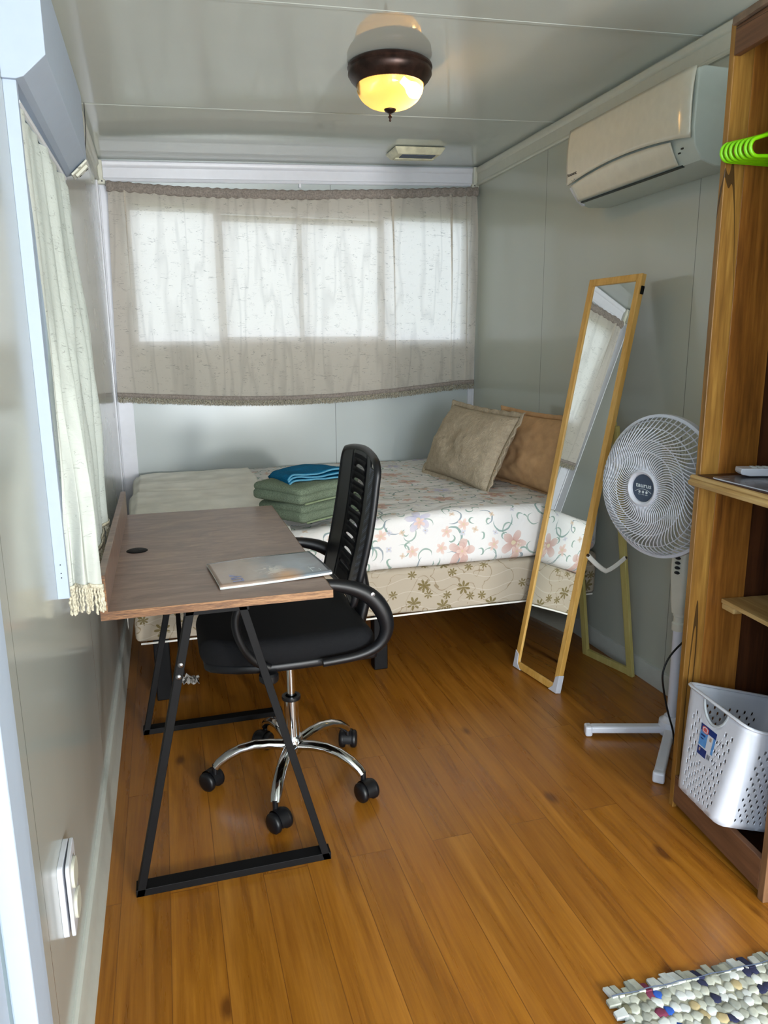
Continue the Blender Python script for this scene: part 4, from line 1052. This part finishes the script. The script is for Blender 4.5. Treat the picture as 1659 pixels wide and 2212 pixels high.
for q in (S1, S2): build('screw_eye', MB().lathe([(0, .006), (.006, .004), (.007, -.004), (0, -.006)], 10, frame(q, (1, 0, 0), (0, -1, 0))), m_bronze, t)

# =================================================================== STAND FAN
PX, PY = 1.868, 2.030
t = thing('stand_fan', 'white pedestal fan with round swirl grille standing behind the wardrobe', 'fan', (PX, PY, 0))
for adeg, ln in ((161, .300), (227, .335), (341, .185), (47, .27)):
    a = math.radians(adeg); d = Vector((math.cos(a), math.sin(a), 0)); c = Vector((PX, PY, 0))
    lg = build('base_leg', MB().bar(c+d*.02+Vector((0, 0, .030)), c+d*(ln-.02)+Vector((0, 0, .026)), .034, .026), m_wpl, t, smooth=0, bevel=.007, seg=3)
    build('end_cap', MB().bar(c+d*(ln-.025)+Vector((0, 0, .021)), c+d*ln+Vector((0, 0, .020)), .037, .038), m_wpl, lg, smooth=0, bevel=.007, seg=3)
TM = Matrix.Translation((PX, PY, 0))
build('base_hub', MB().lathe([(0, .012), (.038, .012), (.042, .03), (.040, .062), (.028, .070), (.024, .080), (0, .08)], 32, TM), m_wpl, t, smooth=40)
build('pole', MB().lathe([(0, .07), (.0165, .07), (.0165, .44), (0, .44)], 24, TM), m_wpl, t, smooth=40)
build('pole_collar', MB().lathe([(.0165, .400), (.022, .400), (.023, .425), (.018, .430), (.018, .45), (.021, .452), (.021, .47), (.0, .47)], 24, TM), m_crpl, t, smooth=40)
fd = Vector((-.972, -.225, .03)).normalized(); fh = Vector((-fd.y, fd.x, 0)).normalized()
CM = frame((PX, PY, .47), Vector((0, 0, 1)).cross(Vector((fd.x, fd.y, 0))), (0, 0, 1))   # local y ~ -? facing handled below
CM = Matrix((fh, -Vector((fd.x, fd.y, 0)).normalized(), Vector((0, 0, 1)))).transposed().to_4x4(); CM.translation = (PX, PY, 0)
mb = MB()
secs = [(.462, .021, .022), (.50, .026, .027), (.60, .032, .032), (.675, .032, .032), (.70, .024, .026)]
for z, hx_, hy_ in secs:
    for x, y in rr(0, 0, hx_*2, hy_*2, min(hx_, hy_)*.55, 4): mb.v.append(CM @ Vector((x, y, z)))
n = 20
for j in range(len(secs)-1):
    n = len(mb.v)//len(secs)
    for k in range(n): mb.f.append([j*n+k, j*n+(k+1) % n, (j+1)*n+(k+1) % n, (j+1)*n+k]); mb.mi.append(0)
mb.f.append(list(range(n))); mb.f.append(list(range((len(secs)-1)*n, len(secs)*n))); mb.mi += [0, 0]
cb = build('control_box', mb, m_crpl, t, smooth=40)
for k in range(4):
    build('button', MB().lathe([(0, .008), (.006, .007), (.0085, .003), (.0085, -.004)], 14, CM @ Matrix.Translation((.004, -.0325, .662-.017*k)) @ Matrix.Rotation(PI/2, 4, 'X') @ Matrix.Diagonal((1.2, .62, 1, 1))), m_dark, cb, smooth=40)
HC = Vector((PX, PY, .915)) + Vector((fd.x, fd.y, 0)).normalized()*.150 + fh*.0
HM = Matrix((fh, fd.cross(fh), fd)).transposed().to_4x4(); HM.translation = HC
if (HM.to_3x3() @ Vector((0, 1, 0))).z < 0:
    HM = HM @ Matrix.Rotation(PI, 4, 'Z')
build('neck', MB().tube([(PX, PY, .69), (PX, PY, .76), Vector((PX, PY, .82))+fd*.005, HC-fd*.11], [.024, .022, .024, .03], 16), m_crpl, t, smooth=60)
build('motor_housing', MB().lathe([(0, -.165), (.03, -.162), (.055, -.145), (.066, -.11), (.066, -.075), (.05, -.06), (0, -.06)], 32, HM), m_crpl, t, smooth=60)
RAD = .222
def gprof(s):            # s 0 hub .. 1 rim
    r = lerp(.054, RAD, s); z = .072 - .012*s - .060*max(0, (s-.55)/.45)**2.6
    return r, z
mb = MB(); NR = 74
for k in range(NR):
    pts = []
    for i in range(19):
        s = i/18; r, z = gprof(s); a = 2*PI*k/NR - .62*s + .16*math.sin(s*2*PI*1.0)
        pts.append((r*math.cos(a), r*math.sin(a), z))
    mb.tube(pts, .0019, 5, M=HM)
for s in (.36, .58, .80, .93):
    r, z = gprof(s); mb.tube([(r*math.cos(2*PI*k/72), r*math.sin(2*PI*k/72), z-.001) for k in range(72)], .0017, 6, closed=True, M=HM)
fg = build('front_grille', mb, m_wpl, t, smooth=60)
mb = MB()
for k in range(54):
    pts = []
    for i in range(10):
        s = i/9; r = lerp(.05, RAD, s); z = -.078 + .064*s**3; a = 2*PI*k/54 + .35*s; pts.append((r*math.cos(a), r*math.sin(a), z))
    mb.tube(pts, .0014, 4, M=HM)
for r, z in ((.11, -.0745), (.17, -.050)): mb.tube([(r*math.cos(2*PI*k/60), r*math.sin(2*PI*k/60), z) for k in range(60)], .0016, 5, closed=True, M=HM)
build('rear_grille', mb, m_crpl, t, smooth=60)
build('rim_band', MB().lathe([(RAD+.001, .004), (RAD+.008, .002), (RAD+.009, -.012), (RAD+.007, -.022), (RAD-.002, -.022), (RAD-.002, .004), (RAD+.001, .004)], 96, HM), m_wpl, t, smooth=40)
hub = build('hub_cap', MB().lathe([(0, .066), (.044, .066), (.0445, .073), (.052, .079), (.057, .077), (.059, .068), (.056, .060), (0, .058)], 48, HM), m_wpl, fg, smooth=40)
build('badge', MB().lathe([(0, .0675), (.0434, .0675), (.0438, .066)], 48, HM), m_slate, fg, smooth=30)
mb = MB(); text_mb(mb, 'taurus', .0205, HM @ Matrix.Translation((0, .008, .0678)), .0003, .0002, 1.18)
for k in range(16):
    a0, a1 = PI*.30+PI*.40*k/16, PI*.30+PI*.40*(k+1)/16; r = .055
    mb.bar((r*math.cos(a0), r*math.sin(a0)-.058, .0679), (r*math.cos(a1), r*math.sin(a1)-.058, .0679), .0012, .0005, M=HM)
for x in (-.014, 0, .014):
    mb.disc((x, -.0125, .0682), .0045, 14, 'z', HM)
    mb.box(x-.005, -.0215, .0678, x+.005, -.0203, .0681, HM)
build('brand_lettering', mb, m_silver, fg, smooth=0)
mb = MB()
for k in range(3):
    def bl(u, v, k=k):
        r = lerp(.03, .195, u); a = 2*PI*k/3 + lerp(-.62, .62, v)*(.55+.6*u*(1.3-u)) + .3*u; return HM @ Vector((r*math.cos(a), r*math.sin(a), -.010+.030*(v-.5)))
    mb.grid(bl, 10, 10)
build('fan_blades', mb, plain('fan_blade_grey', (164, 168, 166), .4), t, smooth=80, solid=.002)
cd = [(1.90, 1.96, .44), (1.835, 1.945, .405), (1.765, 1.93, .36), (1.733, 1.92, .31), (1.740, 1.92, .25), (1.762, 1.92, .17), (1.790, 1.92, .09), (1.795, 1.91, .03), (1.80, 1.88, .005), (1.83, 1.82, .004)]
P = []
for i in range(len(cd)-1):
    p0, p1, p2, p3 = [Vector(cd[min(max(i+d, 0), len(cd)-1)]) for d in (-1, 0, 1, 2)]
    for k in range(5): u = k/5; P.append(.5*((2*p1)+(p2-p0)*u+(2*p0-5*p1+4*p2-p3)*u*u+(3*p1-p0-3*p2+p3)*u**3))
build('power_cord', MB().tube(P, .0032, 8), m_blackpl, t, smooth=60)

# =================================================================== OPEN WARDROBE
WO = Vector((1.608, 1.690, 0)); wa = math.atan2(-.105, .9945)
t = thing('wardrobe', 'old open wooden wardrobe with shelves and hanging space at the right', 'wardrobe', WO, wa); WM = MW[t.name]
WD, WW, WH = .425, .425, 2.115
def wbox(*a): return MB().box(*a, WM)
sp = build('side_panel', wbox(0, -.020, 0, .055, 0, WH), m_wood, t, smooth=0, bevel=.002)
build('side_panel', wbox(.055, -.0185, 0, .172, 0, WH-.01), m_wood_in, t, smooth=0, bevel=.001)
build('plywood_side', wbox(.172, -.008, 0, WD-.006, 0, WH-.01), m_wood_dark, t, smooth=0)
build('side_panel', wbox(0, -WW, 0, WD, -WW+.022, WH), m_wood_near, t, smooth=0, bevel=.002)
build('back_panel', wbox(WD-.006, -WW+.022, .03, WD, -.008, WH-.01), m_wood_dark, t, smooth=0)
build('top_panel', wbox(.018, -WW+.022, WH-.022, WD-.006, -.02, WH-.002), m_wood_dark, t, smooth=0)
build('top_rail', wbox(-.002, -WW+.022, WH-.078, .018, -.0205, WH-.014), m_wood_rail, t, smooth=0, bevel=.003)
build('top_trim', wbox(-.012, -WW, WH-.013, .03, -.0205, WH+.004), plain('dusty_wood', (120, 100, 82), .7, var=.1), t, smooth=0, bevel=.001)
ZS1, ZS2 = 1.012, .652
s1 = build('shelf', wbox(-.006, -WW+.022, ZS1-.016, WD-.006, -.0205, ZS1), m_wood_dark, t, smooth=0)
build('shelf_molding', MB().prism([(-.012, ZS1-.004), (-.016, ZS1-.010), (-.012, ZS1-.014), (-.020, ZS1-.020), (-.018, ZS1-.030), (-.006, ZS1-.034), (.012, ZS1-.034), (.012, ZS1-.0165), (-.0062, ZS1-.0165), (-.0062, ZS1-.002)], -WW+.03, .002, 'y', WM), m_shelf, s1, smooth=0, bevel=.001)
s2 = build('shelf', wbox(.100, -WW+.022, ZS2-.012, WD-.006, -.0205, ZS2), m_shelf, t, smooth=0, bevel=.001)
build('shelf_batten', wbox(.102, -.075, ZS2-.030, WD-.006, -.0205, ZS2-.0125), m_shelf, s2, smooth=0, bevel=.004)
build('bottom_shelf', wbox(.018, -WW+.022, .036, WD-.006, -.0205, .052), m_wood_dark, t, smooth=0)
build('bottom_rail', wbox(.000, -WW+.022, .020, .018, -.0205, .108), m_wood_rail, t, smooth=0, bevel=.002)
build('clothes_rail', MB().tube([(.195, -.0185, 1.975), (.195, -WW+.022, 1.975)], .010, 16, M=WM), m_steel, t, smooth=60)
# nail holes on the near panel foot
mb = MB()
for z in (.06, .10): mb.disc((.012, -WW-.0004, z), .003, 8, 'y', WM)
build('nail_heads', mb, m_steel, t, smooth=0)['kind'] = 'stuff'

# ------------------------------------------------------------------ green hangers on the rail
def hanger_pts():
    L, H, r = .200, .100, .020
    P = []
    for k in range(9): a = -PI/2 - PI*.86*k/8; P.append((-L+r+math.cos(a)*r, r+math.sin(a)*r))
    P += [(-.10, .062), (-.03, .096), (0, .102), (.03, .096), (.10, .062)]
    for k in range(9): a = PI*.36 - PI*.86*k/8; P.append((L-r+math.cos(a)*r, r+math.sin(a)*r))
    P += [(.08, 0), (0, -.001), (-.08, 0)]
    return P
def hook_pts():
    P = [(0, .100), (0, .125), (.004, .146)]
    for k in range(13): a = -PI*.15 + PI*1.22*k/12; P.append((.0-.0+.019*math.cos(a)*1.0-.0, .174+.019*math.sin(a)))
    return P
hp = WM @ Vector((.170, -.045, 1.788))
h0 = thing('clothes_hanger', '', 'hanger', hp, wa, 'lime green hangers on the wardrobe rail')
lab = 'lime green plastic hanger in the middle of the bunch on the wardrobe rail'
h0['label'] = 'lime green plastic hanger farthest back and lowest of the bunch on the wardrobe rail'; HM0 = MW[h0.name]
build('hanger_body', MB().tube([(x, 0, z) for x, z in hanger_pts()], .0046, 8, closed=True, M=HM0), m_green, h0, smooth=60)
build('hanger_hook', MB().tube([(x+.004, 0, z) for x, z in hook_pts()], .0032, 8, M=HM0), m_green, h0, smooth=60)
h0.rotation_euler = (0, .035, wa)
for i in range(1, 7):
    c = h0.copy(); COL.objects.link(c)
    c.location = WM @ Vector((.170+.003*i, -.045-.0145*i, 1.788+.0008*i)); c.rotation_euler = (0, .035-.011*i, wa+R.uniform(-.01, .01))
    c['label'] = lab if i < 6 else 'lime green plastic hanger nearest the camera, topmost of the bunch on the wardrobe rail'
    for ch in h0.children:
        d = ch.copy(); COL.objects.link(d); d.parent = c

# ------------------------------------------------------------------ brochure and remote on the upper shelf
BM = Matrix.Translation(WM @ Vector((.155, -.215, ZS1+.0005))) @ Matrix.Rotation(wa+.06, 4, 'Z')
t = thing('brochure', 'grey glossy brochure with a pale edge lying on the upper wardrobe shelf', 'brochure', BM.translation, wa+.06)
build('cover', MB().prism(rr(0, 0, .30, .30, .02), .0021, .0026, 'z', BM), plain('brochure_cover', (98, 98, 104), .25, 0, .5, .35, 14), t, smooth=0)
build('pages', MB().prism(rr(0, 0, .304, .304, .022), 0, .002, 'z', BM), m_wpl, t, smooth=0)
RM = Matrix.Translation(WM @ Vector((.150, -.105, ZS1+.006))) @ Matrix.Rotation(wa-.30, 4, 'Z') @ Matrix.Rotation(.0, 4, 'Y')
t = thing('remote_control', 'white remote control lying on the brochure on the upper shelf', 'remote control', RM.translation, wa-.30)
M = RM
build('body', MB().prism([(-.080, .004), (-.083, .010), (-.082, .020), (.082, .022), (.083, .010), (.078, .002), (-.06, 0)], -.024, .024, 'y', M), m_wpl, t, smooth=30, bevel=.002)
for i in range(5):
    for j in range(3):
        z = .0205+.0001*i
        if (i, j) in ((4, 0),): continue
        build('button', MB().box(-.05+.016*i, -.015+.012*j, z, -.040+.016*i, -.007+.012*j, z+.002, M), m_silver, t, smooth=0, bevel=.0008)
build('display', MB().box(.035, -.016, .0212, .072, .016, .0222, M), m_slate, t, smooth=0)

# ------------------------------------------------------------------ laundry basket
tau = math.radians(15)
BK = Matrix.Translation(WM @ Vector((-.064, -.205, .132))) @ Matrix.Rotation(wa, 4, 'Z') @ Matrix.Rotation(tau, 4, 'Y') @ Matrix.Translation((.12, 0, 0))
t = thing('laundry_basket', 'white perforated plastic laundry basket tilted in the wardrobe bottom', 'basket', BK.translation)
bh = .285
def loop_pt(seg, q, hx_, hy_, r):
    # seg 0 front flat (x=-hx, from far +y to near -y), 1 corner, 2 near side, 3 corner, 4 back, 5 corner, 6 far side, 7 corner
    fl = {0: ((-hx_, hy_-r), (-hx_, -hy_+r)), 2: ((-hx_+r, -hy_), (hx_-r, -hy_)), 4: ((hx_, -hy_+r), (hx_, hy_-r)), 6: ((hx_-r, hy_), (-hx_+r, hy_))}
    if seg in fl:
        a, b = fl[seg]; return lerp(a[0], b[0], q), lerp(a[1], b[1], q)
    cx_, cy_, a0 = {1: (-hx_+r, -hy_+r, PI), 3: (hx_-r, -hy_+r, 1.5*PI), 5: (hx_-r, hy_-r, 0), 7: (-hx_+r, hy_-r, PI/2)}[seg]
    a = a0+PI/2*q; return cx_+math.cos(a)*r, cy_+math.sin(a)*r
segn = [16, 3, 18, 3, 16, 3, 18, 3]; NV = 18
def bpt(seg, q, v, front_dip=True):
    top = 1.0
    if seg in (0, 4) and front_dip:
        d = (q-.5)/.24
        if abs(d) < 1: top = 1-.20*math.sqrt(1-d*d)
    v2 = v*top
    x, y = loop_pt(seg, q, lerp(.115, .150, v2), lerp(.100, .138, v2), .030)
    return BK @ Vector((x, y, .012+v2*bh))
mb = MB()
for sgm, ns in enumerate(segn):
    for i in range(ns):
        for j in range(NV):
            hole = sgm % 2 == 0 and (i+j) % 2 == 0 and 1 <= j <= NV-4 and 1 <= i <= ns-2
            if sgm == 0 and 4.2 <= i <= 9.5 and 9 <= j <= 13: hole = False
            q0, q1, v0, v1 = i/ns, (i+1)/ns, j/NV, (j+1)/NV
            if not hole:
                mb.add([bpt(sgm, q0, v0), bpt(sgm, q1, v0), bpt(sgm, q1, v1), bpt(sgm, q0, v1)], [(0, 1, 2, 3)])
            else:
                out = [(0, 0), (.5, 0), (1, 0), (1, .5), (1, 1), (.5, 1), (0, 1), (0, .5)]
                vs = [bpt(sgm, lerp(q0, q1, a), lerp(v0, v1, b)) for a, b in out]
                for k in range(8):
                    a = -3*PI/4 + k*PI/4; vs.append(bpt(sgm, lerp(q0, q1, .5+.32*math.cos(a)), lerp(v0, v1, .5+.34*math.sin(a))))
                mb.add(vs, [(k, (k+1) % 8, 8+(k+1) % 8, 8+k) for k in range(8)])
n = 40
bot = [loop_pt(sgm, i/4, .115, .100, .030) for sgm in range(8) for i in range(4)]
mb.add([BK @ Vector((x, y, .012)) for x, y in bot], [list(range(len(bot)))])
build('basket_body', mb, m_wpl, t, smooth=30, solid=.003, merge=True, offs=0)
rim = []
for sgm, ns in enumerate(segn):
    for i in range(ns if sgm % 2 else 8):
        q = i/(ns if sgm % 2 else 8); x, y = loop_pt(sgm, q, .153, .141, .033); rim.append(BK @ Vector((x, y, .012+bh)))
build('rim', MB().tube(rim, .0052, 8, closed=True, up=BK.to_3x3() @ Vector((0, 0, 1)), flat=(.8, 1.3)), m_wpl, t, smooth=60)
for sgm, s in ((0, -1), (4, 1)):
    lip = [bpt(sgm, .5+.24*math.sin(-PI/2+PI*k/16), 1) for k in range(17)]
    build('handle_lip', MB().tube(lip, .004, 8), plain('grey_handle_lip', (176, 182, 186), .4), t, smooth=60)
# sticker on the front face
def stk(a, b):           # a 0 far..1 near, b 0 bottom..1 top
    q = lerp(.30, .64, a); v = lerp(.46, .755, b)
    p = bpt(0, q, v, False); nrm = (BK.to_3x3() @ Vector((-1, 0, -.11))).normalized(); return p + nrm*.0022
mbs = MB()
def sq(a0, b0, a1, b1, lift, mi):
    nrm = (BK.to_3x3() @ Vector((-1, 0, -.11))).normalized()*lift; mbs.cur = mi
    mbs.add([stk(a0, b0)+nrm, stk(a1, b0)+nrm, stk(a1, b1)+nrm, stk(a0, b1)+nrm], [(0, 1, 2, 3)])
sq(0, 0, 1, 1, 0, 0); sq(0, .80, 1, 1, .0002, 1); sq(0, .0, .62, .26, .0002, 1); sq(0, .30, .5, .80, .0002, 2); sq(.86, .26, 1, .8, .0002, 2)
sq(.10, .12, .2, .22, .0004, 4)
for k in range(7): sq(.68+.035*k, .04, .68+.035*k+.012+.006*(k % 3), .20, .0003, 3)
for a0, b0, a1, b1 in ((.08, .62, .36, .68), (.08, .52, .28, .56), (.56, .36, .80, .60)): sq(a0, b0, a1, b1, .0004, 1 if a0 < .5 else 0)
sq(.64, .62, .78, .74, .0004, 4)
nrm = (BK.to_3x3() @ Vector((-1, 0, -.11))).normalized()*.0006
for rr2, mi, lf in ((1, 5, 1), (.78, 0, 1.3), (.55, 5, 1.6)):
    mbs.cur = mi; vs = []
    for k in range(20):
        an = 2*PI*k/20; aa, bb = math.cos(an), math.sin(an)
        aa = max(-1, min(1, aa*1.25)); vs.append(stk(.30+.21*aa*rr2, .855+.11*bb*rr2)+nrm*lf)
    mbs.add(vs, [list(range(20))])
build('label_sticker', mbs, [m_wpl, plain('label_navy', (22, 52, 118), .3), plain('label_blue', (84, 142, 204), .3), m_dark, plain('label_tan', (176, 150, 130), .4), plain('label_red', (206, 92, 92), .3)], t, smooth=0)

# =================================================================== RAG RUG
RO = Vector((1.045, 1.160, 0)); ra = math.radians(-3.0)
t = thing('rag_rug', 'chunky woven rag rug in cream with navy, blue and maroon flecks', 'rug', RO, ra); M = MW[t.name]
RWX, RWY = .80, .42
build('backing', MB().box(.004, -RWY, .0005, RWX, -.025, .008, M), plain('rug_backing', (150, 150, 134), .95), t, smooth=0)
rgm = [plain('rag_cream', (172, 174, 162), .9, var=.08), plain('rag_grey', (140, 143, 134), .9, var=.08), plain('rag_olive', (112, 110, 88), .9), plain('rag_navy', (30, 34, 66), .9),
       plain('rag_blue', (34, 80, 168), .9), plain('rag_maroon', (108, 40, 66), .9), plain('rag_white', (196, 200, 198), .9), plain('rag_tan', (166, 150, 112), .9)]
rg = random.Random(11); mb = MB()
cw, chh = .0185, .022
nx, ny = int(RWX/cw), int((RWY-.03)/chh)
def tuft(cx_, cy_, sx, sy, h, rot, mi):
    mb.cur = mi; T = M @ Matrix.Translation((cx_, cy_, 0)) @ Matrix.Rotation(rot, 4, 'Z'); prev = None; b = len(mb.v); nn = 7
    j = [rg.uniform(.78, 1.22) for _ in range(nn)]
    rings = [(1, .004), (1.04, h*.55), (.86, h*.9), (.5, h)]
    for r, z in rings:
        for k in range(nn):
            a = 2*PI*k/nn; mb.v.append(T @ Vector((math.cos(a)*sx*r*j[k], math.sin(a)*sy*r*j[k], z)))
    for q in range(3):
        for k in range(nn): mb.f.append([b+q*nn+k, b+q*nn+(k+1) % nn, b+(q+1)*nn+(k+1) % nn, b+(q+1)*nn+k]); mb.mi.append(mi)
    mb.f.append([b+3*nn+k for k in range(nn)]); mb.mi.append(mi)
def stripe(i):
    x = i*cw
    for a, b, m1, m2 in ((.062, .075, 5, 6), (.088, .10, 4, 0), (.170, .182, 3, 1), (.196, .208, 3, 1), (.245, .258, 5, 7), (.31, .322, 3, 6), (.33, .345, 3, 0), (.42, .44, 4, 1), (.52, .54, 5, 3), (.60, .62, 3, 0)):
        if a <= x < b: return m1, m2
    return None
for j in range(ny):
    for i in range(nx):
        s = stripe(i); x = (i+.5+.5*(j % 2))*cw; y = -.032-(j+.5)*chh
        if s: mi = s[0] if j % 2 == 0 else s[1]
        else: mi = rg.choices([0, 1, 6, 7, 2], [5, 4, 3, .7, .6])[0]
        tuft(x+rg.uniform(-.003, .003), y+rg.uniform(-.004, .004), cw*.66, chh*.66, rg.uniform(.0095, .0125), rg.uniform(-.5, .3), mi)
o = build('woven_loops', mb, rgm, t, smooth=50); o['kind'] = 'stuff'
mb = MB()
for i in range(int(RWX/.016)):
    x = (i+.5)*.016; l = rg.uniform(.026, .040); w = rg.uniform(.006, .009); sk = rg.uniform(-.010, .006); s = stripe(int(x/cw)); mb.cur = (s[0] if s and i % 2 else rg.choice([0, 0, 1, 6]))
    z = rg.uniform(.006, .013)
    mb.hexa([M @ Vector(p) for p in ((x-w, -.036, .002), (x+w, -.036, .002), (x+w+sk, l-.036, .001), (x-w+sk, l-.036, .001), (x-w, -.036, z+.004), (x+w, -.036, z+.004), (x+w+sk, l-.036, z-.003), (x-w+sk, l-.036, z-.003))])
for j in range(int(RWY/.03)):
    y = -.04-j*.03; l = rg.uniform(.010, .018); mb.cur = rg.choice([0, 1, 6])
    mb.hexa([M @ Vector(p) for p in ((.012, y-.012, .002), (.012, y+.010, .002), (.004-l, y+.008, .001), (.004-l, y-.008, .001), (.012, y-.012, .014), (.012, y+.010, .014), (.004-l, y+.008, .009), (.004-l, y-.008, .009))])
o = build('rag_fringe', mb, rgm, t, smooth=0, bevel=.001); o['kind'] = 'stuff'
mb = MB().tube([M @ Vector((x*.02, -.034+.0015*math.sin(x*1.7), .0165)) for x in range(0, 41)], .0012, 5); build('stitch_line', mb, m_vent_d, t)
